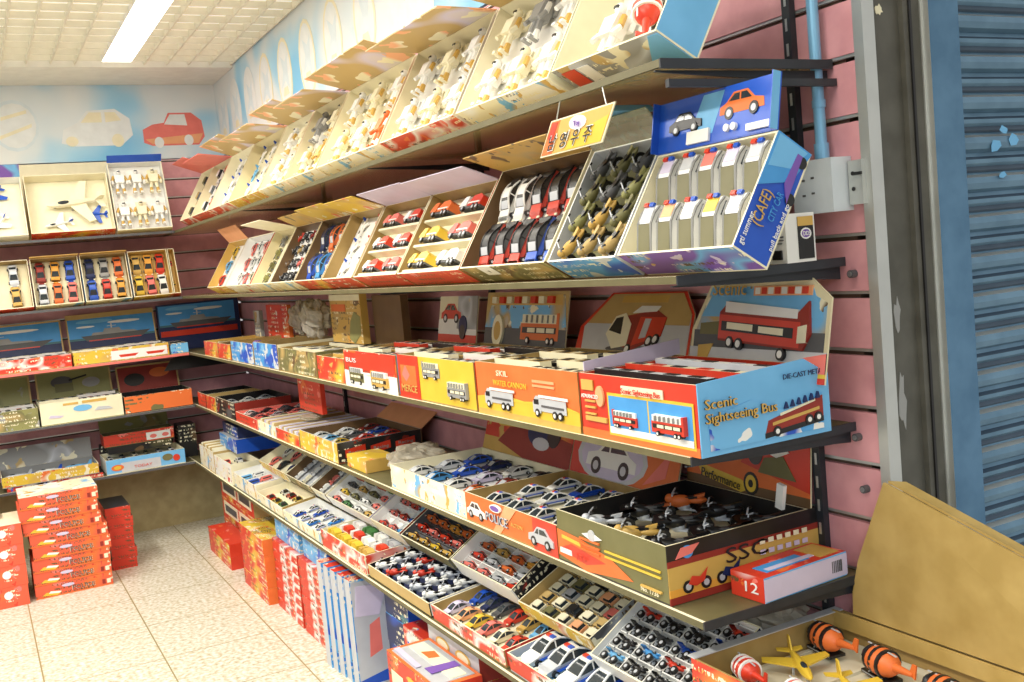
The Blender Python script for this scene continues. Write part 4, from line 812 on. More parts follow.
sbk = MB(); fr = F_right(.42) @ T(0, 0, .003)
for u, kk in ((.045, 'red'), (.13, 'navy')):
    P = lambda a, b_: fr @ Vector((u + a, .03 + b_, .001))
    for a in (0, .045):
        sbk.cyl(P(a, .0), fr @ Vector((u + a, .03, .0)), .013, 'black', 14); sbk.cyl(fr @ Vector((u + a, .03, .0015)), fr @ Vector((u + a, .03, .0)), .007, 'silver', 10)
    sbk.ext([(u, .035), (u + .01, .05), (u + .03, .045), (u + .05, .06), (u + .04, .035), (u + .02, .028)], .001, .002, kk, fr)
sbk.build('printed_motorcycle', d9['root'])
text('SSC', .045, 'black', d9['root'], fr @ T(.14, .055, .002), 'lettering', .11)
for j in range(2): text('■ ■ ■ ■ ■ ■', .014, 'lilac' if j else 'cream', d9['root'], fr @ T(.23, .075 - j * .022, .002), 'lettering', .13)
fill(d9, 'quad', 3, 3, .12, [[('bike', 'silver'), ('bike', 'gold'), 'black'], ['black', 'black', 'black'], [('bike', 'orange'), 'black', 'black']], 'big black box', 'diag', True, flat=True, jit=12)
lidc(d9, .09, .42, .205, 5, 'lid_picture', [('r', 'brown', 0, .0, .42, .05), ('orange', [(.0, .05), (.42, .05), (.42, .2), (.1, .2), (0, .09)]), ('red', [(.2, .1), (.42, .06), (.42, .18), (.26, .18)]), ('yellow', [(.04, .08), (.2, .06), (.24, .045), (.2, .03), (.06, .05)]), ('o', 'black', .235, .055, .025, .027), ('o', 'yellow', .235, .055, .018, .02), ('o', 'black', .235, .055, .008, .009), ('olive', [(.26, .085), (.38, .08), (.34, .13), (.28, .12)]), ('o', 'dgrey', .25, .13, .025, .03), ('white', [(.3, .13), (.34, .15), (.36, .14), (.32, .125)])], key='dred', y=.377)
text('Performance', .03, 'black', d9['root'], T(0, .379, .09) @ RX(85) @ T(.06, .05, .006) @ RZ(-6), 'lid_lettering', .14)
sbx = thing('blister_pack', RW(1.277, 1.585, ZD) @ RZ(4) , 'long red and white carton with clear top at fourth shelf end', 'carton')
b = MB(); b.box(0, 0, 0, .09, .235, .05, 'p_red', z0='red', x1='lblue', y0='p_redwhite'); b.build('carton_body', sbx)
pic(sbx, F_right(.09), [('r', 'lilac', .0, .003, .235, .047)] + [('r', 'dgrey', .19 + i * .005, .014, .1925 + i * .005, .038) for i in range(6)], 'barcode')
pic(sbx, T(0, 0, .0502), [('cyan', [(.03, .03), (.07, .03), (.07, .15), (.03, .15)]), ('lilac', [(.05, .04), (.065, .04), (.065, .19), (.05, .19)]), ('r', 'gold', .01, .17, .08, .225)], 'top_print')
text('12', .03, 'white', sbx, F_front(.03, .015), 'lettering', .035)
tp = carton(RW(1.34, 1.55, ZD + .058), .02, .01, .055, 'small white folded price card tucked at the black box corner', 'white', 'white', 'white', name='price_card')
tp.matrix_world = RW(1.47, 1.66, ZD + .125) @ RY(12)

# ------------------------------------------------------------------ shelf E (lowest)
ZE = ZS['E'] + .0015
def etray(ya, yb, label, h=.055, L=.16, tl=9, X=1.096, **k):
    return tray(RW(X + h * math.sin(Rd(tl)) + .002, ya, ZE), ya - yb, L, h, label, tilt=tl, **k)
e1 = etray(6.1, 5.72, 'beige slotted box of rolled cards nearest the corner', h=.12, L=.14, tl=0, front='p_cream', side='tan', inn='tan', ins=None)
cards(e1, 7, ['cream', 'tan'], 'beige corner box', 'cream')
e2 = etray(5.7, 5.3, 'cream box with red and blue toys, second on lowest shelf', h=.11, L=.15, tl=0, front='p_whitered', side='cream', inn='cream', ins='cream', insh=.06)
fill(e2, 'car', 2, 2, .085, [['red', 'blue'], ['white', 'red']], 'cream second box, lowest shelf', 'side', flat=True)
e3 = etray(5.28, 4.82, 'white box with blue and pink toy vans, lowest shelf', h=.075, L=.15, tl=6, front='p_cream', side='cream', inn='white', ins='white', insh=.03)
fill(e3, 'bus', 3, 2, .08, [['lblue', 'blue', 'white'], ['white', 'rose', 'blue']], 'white van box, lowest shelf', 'down', flat=True)
e3b = etray(4.8, 4.37, 'cream open tray of red yellow and green cars', h=.05, L=.16, front='p_cream', side='kraft', inn='cream', ins='cream')
fill(e3b, 'sport', 4, 2, .08, [['red', 'yellow', 'green', 'white'], ['white', 'red', 'yellow', 'red']], 'cream tray of mixed cars', 'side', flat=True)
e4 = etray(4.35, 3.83, 'white tray of blue and white patrol cars, lowest shelf', h=.045, L=.16, front='p_cream', side='kraft', inn='white', ins='white')
fill(e4, 'police', 5, 2, .085, [['blue', 'white', 'cyan', 'white', 'blue'], ['white', 'blue', 'white', 'cyan', 'blue']], 'blue and white car tray', 'down', flat=True)
e5 = etray(3.8, 3.31, 'red floral-print tray with yellow and red vehicles', h=.07, L=.17, tl=3, X=1.094, front='p_redwhite', side='kraft', inn='cream', ins='white', insh=.032, side1='p_redwhite')
fill(e5, 'truck', 4, 3, .095, [['yellow', 'yellow', 'yellow', 'gold'], ['red', 'red', 'white', 'red'], ['white', 'green', 'white', 'silver']], 'red floral tray', 'side', flat=True)
e6 = etray(3.29, 2.77, 'olive-edged black tray of white motorcycles, lowest shelf', h=.045, L=.19, tl=7, front='tan', side='kraft', inn='black', ins='navy', side1='white')
fill(e6, 'bike', 5, 3, .09, [['white', 'red', 'white', 'silver', 'white'], ['silver', 'white', 'red', 'white', 'white']], 'olive-edged tray of motorcycles', 'diag', True, flat=True)
e7 = etray(2.75, 2.29, 'orange-red tray of glossy big sports cars, lowest shelf', h=.048, L=.2, tl=7, front='p_redwhite', side='brown', inn='kraftin', ins='cream', insh=.012, side1='p_red')
fill(e7, 'car', 6, 2, .115, [['lilac', 'peach', 'yellow', 'rose', 'cream', 'red'], ['blue', 'navy', 'dgrey', 'red', 'gold', 'lblue']], 'orange-red tray of big cars', 'down', True, flat=True)
e8 = etray(2.27, 1.9, 'blue-lined tray of large white police cars, front of lowest shelf', h=.05, L=.18, tl=8, front='p_redwhite', side='lblue', inn='silver', ins='lblue', insh=.015, side1='p_redwhite')
fill(e8, 'police', 4, 1, .155, [['white', 'silver', 'white', 'blue']], 'blue-lined large police car tray', 'down', True, flat=True)
# second tier: steeper compartment trays resting on closed cartons
def utray(ya, yb, label, X=1.2, z=.592, h=.05, L=.18, tl=32, sup='p_black', **k):
    a = Rd(tl); zf_ = z - h * math.cos(a); xc = X + h * math.sin(a)
    hh = zf_ + (1.325 - xc) * math.tan(a) - ZE - .002
    carton(RW(1.325, ya - .01, ZE), ya - yb - .02, .17, hh, 'flat closed carton propping up the ' + ' '.join(label.split()[:6]), sup, sup, sup)
    return tray(RW(xc, ya, zf_), ya - yb, L, h, label, tilt=tl, **k)
u1 = utray(4.63, 4.26, 'grey-sided tray of striped toy trucks on the upper lowest tier', front='p_olive', side='cream', inn='brown', ins='silver', side1='silver')
fill(u1, 'truck', 3, 3, .075, [['white', 'cream', 'white'], ['silver', 'white', 'white']], 'grey-sided tray of trucks', 'down')
u0 = utray(5.12, 4.65, 'cream carton tray of pink and dark toys near the corner', front='p_yel', side='cream', inn='cream', ins='cream', tl=25)
fill(u0, 'car', 3, 2, .08, [['rose', 'black', 'navy'], ['white', 'rose', 'dgrey']], 'cream pink-toy tray', 'down')
u2 = utray(4.245, 4.05, 'short tray of black and white trucks behind blue cars', front='p_cream', side='cream', inn='brown', ins='white')
fill(u2, 'truck', 2, 3, .075, [['white', 'black'], ['rose', 'white']], 'short truck tray', 'down')
u3 = utray(4.03, 3.53, 'white four-row compartment tray of tiny mixed vehicles', front='white', side='lilac', inn='white', ins='white', grid=(4, 4, .02))
fill(u3, 'car', 4, 4, .075, [['rose', 'green', 'white', 'gold'], ['yellow', 'olive', 'white', 'rose'], ['dgrey', 'gold', 'olive', 'rose'], ['red', 'olive', 'red', 'green']], 'white compartment tray', 'stand')
u4 = utray(3.515, 3.235, 'white compartment tray with red and blue cars', front='cream', side='brown', inn='white', ins='white', grid=(3, 3, .022), side1='dred', h=.06)
fill(u4, 'beetle', 3, 3, .07, [['red', 'rose', 'cyan'], ['rose', 'red', 'blue'], ['rose', 'red', 'lblue']], 'red and blue car compartment tray', 'stand')
u5 = utray(3.22, 2.83, 'dark grey compartment tray of candy-coloured small cars', front='olive', side='dgrey', inn='dgrey', ins='dgrey', grid=(4, 4, .01), side1='olive', h=.045, L=.19)
fill(u5, 'beetle', 4, 4, .075, [['gold', 'gold', 'yellow', 'gold'], ['red', 'rose', 'red', 'rose'], ['orange', 'orange', 'amber', 'orange'], ['lblue', 'cyan', 'dgrey', 'amber']], 'dark grey compartment tray', 'stand')
u6 = utray(2.81, 2.42, 'bright white compartment tray of retro beetle-shaped cars', front='white', side='white', inn='white', ins='white', grid=(4, 4, .024), side1='p_black', h=.065, z=.6, L=.18)
fill(u6, 'beetle', 4, 4, .075, [['rose', 'rose', 'silver', 'red'], ['red', 'silver', 'orange', 'silver'], ['orange', 'gold', 'orange', 'amber'], ['cream', 'olive', 'orange', 'gold']], 'bright white compartment tray', 'stand', lift=.006)
u7 = utray(2.385, 2.03, 'tan tray of many cream toy jeeps under the black box', front='p_yel', side='silver', inn='tan', ins='tan', h=.045, z=.58, L=.2, tl=26, side1='p_grey')
fill(u7, 'jeep', 5, 5, .055, [['cream', 'olive', 'cream', 'peach', 'cream'], ['tan', 'cream', 'black', 'cream', 'tan'], ['cream', 'silver', 'cream', 'cream', 'rose']], 'tan tray of jeeps', 'side', jit=1)
u8 = utray(1.985, 1.61, 'white compartment tray of black and blue quad bikes', front='white', side='silver', inn='white', ins='white', grid=(4, 5, .02), side1='p_sea', h=.045, z=.566, L=.23, X=1.17, tl=32)
fill(u8, 'quad', 4, 5, .068, [['lblue', 'black', 'black', 'black'], ['black', 'cyan', 'red', 'dgrey'], ['black', 'dgrey', 'blue', 'red'], ['red', 'black', 'black', 'blue'], ['rose', 'navy', 'black', 'red']], 'white quad bike tray', 'stand')
# bagged figures at the shelf end
bag(RW(1.45, 1.668, .64), .075, .06, .04, 'poly', 'crumpled clear bag of tan figures beside the kraft box', seed=21)

# ------------------------------------------------------------------ kraft box, bottom right
kb = thing('cardboard_box', RW(1.142, 1.555, .56), 'large open kraft cardboard box in the near right corner', 'cardboard box')
t = .005; w, d, h = .62, .39, .14
b = MB(); b.box(0, 0, 0, w, d, t, 'kraft'); b.box(0, 0, t, w, t, h, 'kraftin', y0='p_redyel'); b.box(0, d - t, t, w, d, h, 'kraftin', y1='kraft'); b.box(0, t, t, t, d - t, h, 'kraftin', x0='kraft'); b.box(w - t, t, t, w, d - t, h, 'kraftin', x1='kraft')
b.build('box_body', kb)
fp = MB(); fp.box(-.012, .0, h, t + .006, d, h + .002, 'silver', z0='kraft'); fp.build('side_flap', kb, None, 'narrow pale grey folded edge')
fp = MB(); fp.box(.0, d - .022, h - .03, w, d - .016, h + .003, 'kraft'); fp.build('rear_edge_fold', kb)
fp = MB(); fp.box(t + .001, t + .001, t, w - t - .001, d - t - .001, .08, 'blank')
for cx in (.015, .145, .3): fp.box(cx, .02, .08, cx + .01, d - .02, .086, 'blank')
fp.build('foam_tray', kb)
# big flap standing up behind
q = [(.055, .39, .198), (.145, .46, .425), (.5, .455, .325), (.5, .395, .13), (.2, .385, .15)]
flp = MB()
P0 = [(.052, .376, .146), (.6, .376, .146), (.62, .388, .29), (.143, .386, .432), (.07, .38, .26), (.052, .378, .19)]
n = len(P0); P1 = [(x, y + .006, z) for x, y, z in P0]
flp.add(P0 + P1, [tuple(range(n)), tuple(range(n, 2 * n))] + [(i, (i + 1) % n, n + (i + 1) % n, n + i) for i in range(n)], 'kraft'); flp.build('lid_flap', kb)
flp = MB(); E0 = [(.15, .3925, .431), (.62, .3945, .29), (.62, .43, .283), (.165, .425, .425)]; E1 = [(x, y, z + .005) for x, y, z in E0]
flp.add(E0 + E1, [(0, 1, 2, 3), (4, 5, 6, 7), (0, 1, 5, 4), (1, 2, 6, 5), (2, 3, 7, 6), (3, 0, 4, 7)], 'kraft'); flp.build('flap_top_fold', kb)
KM = kb.matrix_world
put('heli', 'orange', .14, KM @ T(.075, .29, .09) @ RZ(172), 'orange and black toy helicopter deepest in the kraft box', None, True)
put('heli', 'orange', .14, KM @ T(.225, .28, .09) @ RZ(168), 'orange and black toy helicopter in the centre of kraft box', None, True)
put('heli', 'orange', .13, KM @ T(.37, .27, .09) @ RZ(172), 'orange and black toy helicopter at the bottom picture edge', None, True)
put('plane', 'yellow', .15, KM @ T(.095, .185, .09) @ RZ(-28), 'yellow toy airplane left in the kraft box', None, True)
put('plane', 'yellow', .15, KM @ T(.24, .17, .09) @ RZ(-28), 'yellow toy airplane nearer the camera in kraft box', None, True)
put('heli', 'red', .12, KM @ T(.08, .075, .09) @ RZ(165), 'red and white toy helicopter at kraft box left end', None, True)
put('heli', 'red', .12, KM @ T(.22, .07, .09) @ RZ(160), 'second red toy helicopter by the kraft box front lip', None, True)
sup = carton(RW(1.16, 1.53, ZE), .02, .36, .105, 'closed brown carton under the far end of kraft box', 'kraft', 'kraft', 'kraft')
tbl = thing('display_table', RW(1.12, 1.5, 0), 'low dark table carrying the kraft cardboard box', 'table')
MB().box(0, 0, .53, .8, .42, .559, 'brown').build('tabletop', tbl)
for a in (.01, .76):
    for c_ in (.01, .38): MB().box(a, c_, 0, a + .03, c_ + .03, .529, 'brown').build('leg', tbl)

# ------------------------------------------------------------------ stacks under the right shelf
def stack(ya, yb, X, n, hh, d, desc, front, side, top='p_red', z0=0, window=None, jit=.004, name='toy_carton', lab='carton', extra=None):
    for i in range(n):
        pos = {0: 'bottom', n - 1: 'top'}.get(i, ORD[i] + ' up')
        if n == 1: pos = 'single'
        M = RW(X + random.uniform(0, jit), ya - random.uniform(0, jit), z0 + i * (hh + .0006))
        carton(M, ya - yb - .006, d, hh, f'{desc} {lab}, {pos} of its stack' if n > 1 else f'{desc} {lab}', front, top, side, 'cartons of the ' + desc + ' stack', window, name, extra)
def win2(root, w, d, h):
    pic(root, F_front(), [('r', 'cream', w * .06, h * .25, w * .5, h * .85), ('r', 'dgrey', w * .1, h * .38, w * .46, h * .7), ('r', 'cream', w * .55, h * .25, w * .94, h * .85), ('r', 'dgrey', w * .6, h * .38, w * .9, h * .7)], 'window_print')
stack(6.1, 5.32, 1.19, 3, .125, .3, 'tan and orange windowed, far end,', 'p_redyel', 'tan', 'gold', extra=win2)
stack(5.88, 5.35, 1.05, 2, .068, .12, 'orange-red gold-striped, far floor,', 'p_redyel', 'red', 'p_red')
stack(5.1, 4.64, 1.06, 4, .076, .3, 'red and gold, beside the far floor stack,', 'p_redyel', 'orange', 'p_yel')
stack(4.62, 4.22, 1.1, 7, .045, .3, 'thin salmon-red, left of pair under shelf,', 'p_redwhite', 'red', 'p_redwhite')
stack(4.2, 3.82, 1.1, 8, .04, .3, 'thin salmon-red, right of pair under shelf,', 'p_redwhite', 'red', 'p_redwhite')
stack(4.62, 4.24, 1.12, 1, .095, .28, 'pale blue vehicle-print carton on the left salmon stack,', 'p_blue', 'p_blue', 'p_blue', z0=.3205, lab='upper box')
stack(4.18, 3.84, 1.12, 1, .085, .28, 'pale blue vehicle-print carton on the right salmon stack,', 'p_blue', 'p_blue2', 'p_blue', z0=.3262, lab='upper box')
for i in range(5):
    up = carton(RW(1.06 + .006 * i, 3.78 - i * .062, 0), .055, .22, .41 - .004 * i, f'tall upright blue and white carton, {ORD[i]} from the far end', 'silver', 'p_mix', 'p_blue2', 'upright blue and white cartons')
    if i == 4:
        pic(up, F_right(.055), [('r', 'silver', .004, .004, .15, .385), ('rose', [(.05, .1), (.1, .12), (.1, .24), (.06, .22)]), ('blue', [(.0, 0), (.15, 0), (.15, .05), (0, .02)]), ('r', 'navy', .15, .004, .216, .385), ('lilac', [(.01, .26), (.1, .25), (.14, .36), (.02, .37)])] + shp_car(.152, .31, .06, 'black') + shp_car(.152, .2, .06, 'dred') + shp_car(.152, .09, .06, 'black'), 'side_picture')
stack(3.34, 3.12, 1.16, 4, .1, .3, 'deep blue car-print, behind the tall cartons,', 'p_sea', 'blue', 'p_blue2')
stack(3.1, 2.9, 1.13, 3, .11, .3, 'black white and red patterned,', 'p_mix', 'grey', 'p_mix')
def ov(root, w, d, h): pic(root, F_front(), [('o', 'gold', w * .3, h * .5, w * .14, h * .25), ('o', 'cream', w * .3, h * .5, w * .11, h * .18), ('o', 'gold', w * .7, h * .5, w * .14, h * .25), ('o', 'cream', w * .7, h * .5, w * .11, h * .18), ('r', 'orange', 0, 0, w, h * .15)], 'oval_print')
stack(2.88, 2.52, 1.13, 5, .08, .3, 'pale oval-print, under the motorcycle tray,', 'silver', 'dred', 'p_yel', extra=ov)
def winbox(ya, yb, X, z, lab, f='p_redyel', inn='grey'):
    r = carton(RW(X, ya, z), ya - yb, .142, .1, lab, f, 'orange', 'red')
    pic(r, F_front(), [('r', 'yellow', (ya - yb) * .45, 0, ya - yb, .07), ('r', 'cream', .03, .01, .12, .05)], 'front_print')
    b = MB(); b.box(.02, .01, .1, ya - yb - .02, .13, .102, 'silver'); b.box(.03, .06, .102, ya - yb - .03, .11, .104, 'cream'); b.build('clear_window', r)
    pic(r, T(0, 0, .1045), [('orange', [(.1, .07), (.16, .07), (.17, .1), (.12, .105)]), ('lilac', [(.02, .015), (.2, .012), (.2, .03), (.02, .035)]), ('purple', [(.22, .03), (.27, .03), (.27, .12), (.23, .12)])], 'window_print')
    return r
stack(2.84, 2.5, .99, 3, .085, .13, 'red and pale, protruding under front trays,', 'p_redwhite', 'red', 'p_red')
winbox(2.86, 2.5, .985, .258, 'yellow-red windowed toy carton on the protruding stack')
stack(2.48, 2.05, .99, 3, .075, .13, 'red and grey, nearest the picture bottom,', 'p_redwhite', 'red', 'p_red')
winbox(2.48, 2.06, .985, .23, 'red carton with grey window at the picture bottom', 'p_red')

# ------------------------------------------------------------------ back wall shelves
def bk(shelf, x0, x1, label, L=.3, h=.08, tl=60, **k):
    z = ZS[shelf] + .0015
    return tray(BK(x0, 6.257 + h * math.sin(Rd(tl)), z), x1 - x0, L, h, label, tilt=tl, **k)
a0 = bk('A', -.2, .355, 'white display box with planes at far left, top back shelf', L=.36, h=.08, tl=68, front='white', side='gold', inn='white', ins='cream', lid=(.08, 60, 'p_purple', 'yellow'))
fill(a0, 'plane', 2, 2, .14, [['white', 'white'], ['lblue', 'blue']], 'top back shelf leftmost box', 'diag', True)
a1 = bk('A', .37, .81, 'cream display box with a large plane and red curved lip', L=.36, h=.09, tl=68, front='p_redyel', side='kraft', inn='cream', ins='cream', rim='cream')
put('plane', 'cream', .3, a1['M'] @ T(.25, .2, .012) @ RZ(185), 'large cream toy airliner in the red-lipped box, top back shelf', None, True)
put('plane', 'blue', .13, a1['M'] @ T(.35, .13, .012) @ RZ(175), 'blue toy jet beneath the large cream airliner', None, True)
put('plane', 'white', .15, a1['M'] @ T(.15, .08, .012) @ RZ(190), 'white toy jet low in the red-lipped plane box', None, True)
a2 = bk('A', .82, 1.125, 'white display box with six pale toys and blue top flap', L=.42, h=.07, tl=72, front='paper', side='white', inn='white', ins='white', lid=(.05, 60, 'blue', 'cyan'))
fill(a2, 'robot', 3, 2, .16, [['white', 'cream', 'white'], ['white', 'white', 'cream']], 'white blue-flapped box', 'face', True)
ms = carton(BK(-.25, 6.62, ZS['A'] + .0015), 1.4, .03, .455, 'wide cream backing board behind the top back shelf boxes', 'cream', 'cream', 'cream', name='backing_board')
bcfg = [(-.1, .335, 'red-edged car box far left of second back shelf', 'p_red', 'paper', [['red', 'rose', 'gold'], ['red', 'black', 'silver']], 3),
        (.345, .595, 'white-sided car box with yellow flap, second back shelf', 'p_cream', 'white', [['silver', 'orange', 'rose'], ['dred', 'amber', 'blue']], 3),
        (.605, .855, 'blue-edged car box with gold flap, second back shelf', 'p_cream', 'lblue', [['blue', 'red', 'amber'], ['navy', 'grey', 'orange']], 3),
        (.865, 1.085, 'grey-lined car box under the pink wall', 'p_yel', 'silver', [['yellow', 'rose', 'white'], ['gold', 'amber', 'red']], 3),
        (1.09, 1.28, 'yellow-lined car box in the room corner', 'p_redyel', 'yellow', [['yellow', 'orange'], ['red', 'olive']], 2)]
for i, (xa, xb, lab, f, sd_, cc, n) in enumerate(bcfg):
    t_ = bk('B', xa, xb if xb < 1.2 else 1.128, lab, L=.28, h=.07, tl=72, front=f, side=sd_, inn='kraftin' if i < 3 else 'gold', ins='paper' if i < 3 else 'gold', lid=(.06, 100, 'gold', 'yellow') if i in (1, 2) else None)
    if xb > 1.2: n = 1
    fill(t_, 'car', n, 2, .135 if n > 1 else .05, cc, lab.split(',')[0] if len(lab.split(',')[0].split()) < 8 else ' '.join(lab.split()[:7]), 'down', True)
def lidbox(shelf, x0, x1, h, label, front, lidk, lh, inn='kraftin', d=.3, pks=None, lean=15, poly=None, shapes=None, per=2, side='kraft', y0=6.257, desc=None, z=None, kind=None):
    z = ZS[shelf] + .0015 if z is None else z
    t_ = tray(BK(x0, y0, z), x1 - x0, d, h, label, front=front, side=side, inn=inn, ins=None)
    if lidk:
        lidc(t_, h * .9, x1 - x0 - .02, lh, lean, 'lid_picture', shapes or [('r', lidk, .01, .01, x1 - x0 - .03, lh - .01)], x0=.01, key='tan')
    if pks: packs(t_, pks, WP, desc, per, .9)
    return t_
def ship(w, h): return [('r', 'cyan', .008, h * .35, w - .028, h - .01), ('r', 'navy', .008, .01, w - .028, h * .36), ('o', 'lblue', w * .3, h * .85, w * .2, h * .06), ('o', 'white', w * .62, h * .78, w * .18, h * .045), ('o', 'white', w * .2, h * .7, w * .1, h * .03), ('r', 'teal', .008, h * .3, w - .028, h * .36),
    ('dgrey', [(w * .14, h * .42), (w * .2, h * .26), (w * .8, h * .26), (w * .9, h * .44)]), ('r', 'red', w * .22, h * .25, w * .79, h * .28), ('grey', [(w * .25, h * .42), (w * .27, h * .5), (w * .38, h * .5), (w * .4, h * .6), (w * .56, h * .6), (w * .58, h * .5), (w * .72, h * .48), (w * .76, h * .43)]), ('r', 'silver', w * .47, h * .6, w * .485, h * .76), ('r', 'silver', w * .43, h * .66, w * .53, h * .675)]
b1 = lidbox('C', -.2, .49, .075, 'red tray of packs with a blue ship lid, far left', 'p_redwhite', 'navy', .2, pks=3, shapes=ship(.69, .2), desc='blue ship tray', side='red')
b2 = lidbox('C', .5, 1.02, .075, 'yellow and white tray with silver-blue ship lid', 'p_yel', 'lblue', .22, pks=3, shapes=ship(.52, .2), desc='yellow ship tray', side='gold')
pic(b2['root'], F_front(), [('r', 'white', .2, .008, .51, .06), ('red', [(.25, .02), (.33, .02), (.35, .035), (.24, .035)]), ('red', [(.4, .02), (.48, .02), (.5, .035), (.39, .035)])], 'front_print')
b3 = lidbox('C', 1.03, 1.13, .06, 'pale blue tray next to the corner, third back shelf', 'p_blue', None, .2, pks=2, desc='pale blue corner tray', per=1, side='lblue')
pc = carton(BK(1.03, 6.6, ZS['C'] + .0015), .5, .02, .288, 'dark blue ship picture board behind the corner tray', 'navy', 'navy', 'navy', name='poster_card')
pic(pc, F_front(0, .088), ship(.5, .2) + [('r', 'red', .01, .0, .48, .035)], 'poster_print')
b4 = lidbox('D', -.25, .285, .11, 'camouflage-print box of army toys, fourth back shelf', 'p_camo', 'p_camo', .18, pks=3, desc='camouflage box', side='camo', inn='camo')
b5 = lidbox('D', .295, .73, .125, 'cream white box with army picture lid, fourth back shelf', 'cream', 'olive', .17, pks=3, desc='cream white box', side='cream', inn='camo', shapes=[('r', 'camo', .01, .01, .405, .16), ('o', 'dgrey', .14, .1, .06, .035), ('r', 'olive', .1, .04, .2, .09), ('o', 'grey', .3, .08, .05, .03), ('black', [(.18, .11), (.28, .13), (.28, .12), (.18, .1)])])
pic(b5['root'], F_front(), [('r', 'gold', .12, .1, .2, .112), ('r', 'gold', .22, .1, .35, .115), ('o', 'lblue', .22, .075, .05, .018), ('lilac', [(.04, .04), (.1, .035), (.12, .045), (.05, .055)]), ('silver', [(.28, .05), (.38, .05), (.36, .065), (.3, .07)])], 'front_print')
b6 = lidbox('D', .74, 1.12, .1, 'black and orange box of motorbike toys, fourth back shelf', 'p_flame', 'dred', .17, pks=None, desc='black and orange box', side='black', inn='black', shapes=[('r', 'dred', .01, .01, .35, .16), ('o', 'black', .1, .08, .06, .04), ('o', 'orange', .25, .11, .06, .03)])
b6['zf'] = .055
fill(b6, 'car', 4, 2, .08, [['white', 'cream', 'rose', 'white'], ['silver', 'white', 'black', 'navy']], 'black and orange back box', 'down', flat=True)
dc = thing('cardboard_flap', BK(.86, 6.28, ZS['C'] - .14), 'curved black lid flap hanging beneath third back shelf', 'cardboard')
dc.matrix_world = BK(1.0, 6.4, ZS['D'] + .21)
b = MB(); b.ext([(0, 0), (.4, 0), (.42, .04), (.34, .085), (.18, .095), (.05, .07)], 0, .004, 'black', RX(80)); b.build('flap_sheet', dc)
b7 = tray(BK(.06, 6.262, ZS['E'] + .026), .5, .3, .06, 'cream tray of model planes and boats, lowest back shelf', front='p_yel', side='cream', inn='grey', ins='grey', lid=(.12, 75, 'p_grey', 'tan'))
fill(b7, 'plane', 3, 2, .14, [['white', 'red', 'yellow'], ['silver', 'white', 'lblue']], 'cream plane tray on the back shelf', 'side', True, flat=True)
bx = carton(BK(.08, 6.27, ZS['E'] + .0015), .5, .3, .0235, 'flat black carton with white stickers under the plane tray', 'p_mix', 'black', 'black')
b8 = tray(BK(.6, 6.262, ZS['E'] + .0015), .44, .3, .085, 'pale blue tray packed with tiny vehicles, lowest back shelf', front='lblue', side='white', inn='cream', ins='cream', insh=.05)
pic(b8['root'], F_front(), [('r', 'silver', .08, .005, .3, .06), ('o', 'orange', .06, .035, .035, .018), ('o', 'yellow', .06, .035, .02, .01), ('o', 'olive', .34, .05, .03, .02), ('o', 'red', .39, .04, .02, .02)], 'front_print')
text('TODAY', .022, 'red', b8['root'], F_front(.15, .02) @ T(0, 0, .003), 'lettering', .1)
fill(b8, 'car', 6, 3, .06, [['white', 'dgrey', 'cream', 'olive', 'silver', 'white']], 'pale blue tray of tiny cars', 'down', flat=True, m=(.01, .01))
b9 = tray(BK(.62, 6.44, ZS['E'] + .135), .4, .16, .07, 'red tray standing on the pale blue one, back shelf', front='p_red', side='red', inn='olive', ins='olive', insh=.03, lid=(.1, 70, 'p_camo', 'olive'))
pic(b9['root'], F_front(), [('r', 'white', .24, .01, .38, .055), ('o', 'rose', .28, .03, .02, .012), ('o', 'rose', .35, .03, .02, .012)], 'front_print')
fill(b9, 'jeep', 4, 1, .07, [['camo', 'olive', 'dgrey', 'camo']], 'red tray on the back shelf', 'side', flat=True)
carton(BK(.61, 6.575, ZS['E'] + .0015), .42, .08, .133, 'dark carton supporting the red tray at the back', 'p_dark', 'black', 'black')
carton(BK(.64, 6.45, ZS['E'] + .09), .36, .12, .044, 'flat dark carton between pale blue and red trays', 'p_dark', 'black', 'black')
# blue deep boxes in the corner between D and E
carton(RW(1.18, 5.9, ZE + .125), .4, .25, .075, 'blue corner carton with white band, lower of two', 'p_blue2', 'silver', 'blue')
carton(RW(1.2, 5.88, ZE + .2015), .36, .25, .06, 'dark blue corner carton, upper of two', 'p_sea', 'navy', 'navy')
bl2 = carton(BK(1.05, 6.45, ZS['E'] + .0015), .1, .15, .2, 'dark carton standing in the lower room corner', 'p_dark', 'black', 'p_dark')

# ------------------------------------------------------------------ stacks on the floor by the back wall
def police(root, w, d, h):
    pic(root, F_front(), [('r', 'orange', .0, 0, w, h * .1), ('yellow', [(.03, .012), (.1, .006), (.12, .018), (.05, .026)]), ('white', [(.06, .02), (.11, .014), (.12, .022), (.07, .03)]), ('o', 'lilac', w * .42, h * .72, .03, .008), ('r', 'dred', w * .86, .012, w * .9, .034), ('r', 'cream', w * .92, .012, w * .97, .034)], 'front_print')
    text('POLICE', .03, 'cream', root, F_front(w * .46, h * .25) @ T(0, 0, .003), 'lettering', .11); text('POLICE', .028, 'dgrey', root, F_front(w * .465, h * .27) @ T(0, 0, .0038), 'lettering', .105)
n = 8
for i in range(n):
    j = random.uniform(-.008, .008) - (.03 if i >= 5 else 0)
    M = BK(.14 + j, 5.6 + random.uniform(0, .01), i * .0655)
    carton(M, .365, .32, .0645, f'red POLICE toy carton, {"bottom" if i == 0 else "topmost" if i == n - 1 else ORD[i] + " up"} in the tall stack', 'p_coral', 'p_cream' if i == n - 1 else 'coral', 'coral', 'POLICE cartons in the tall stack', extra=police)
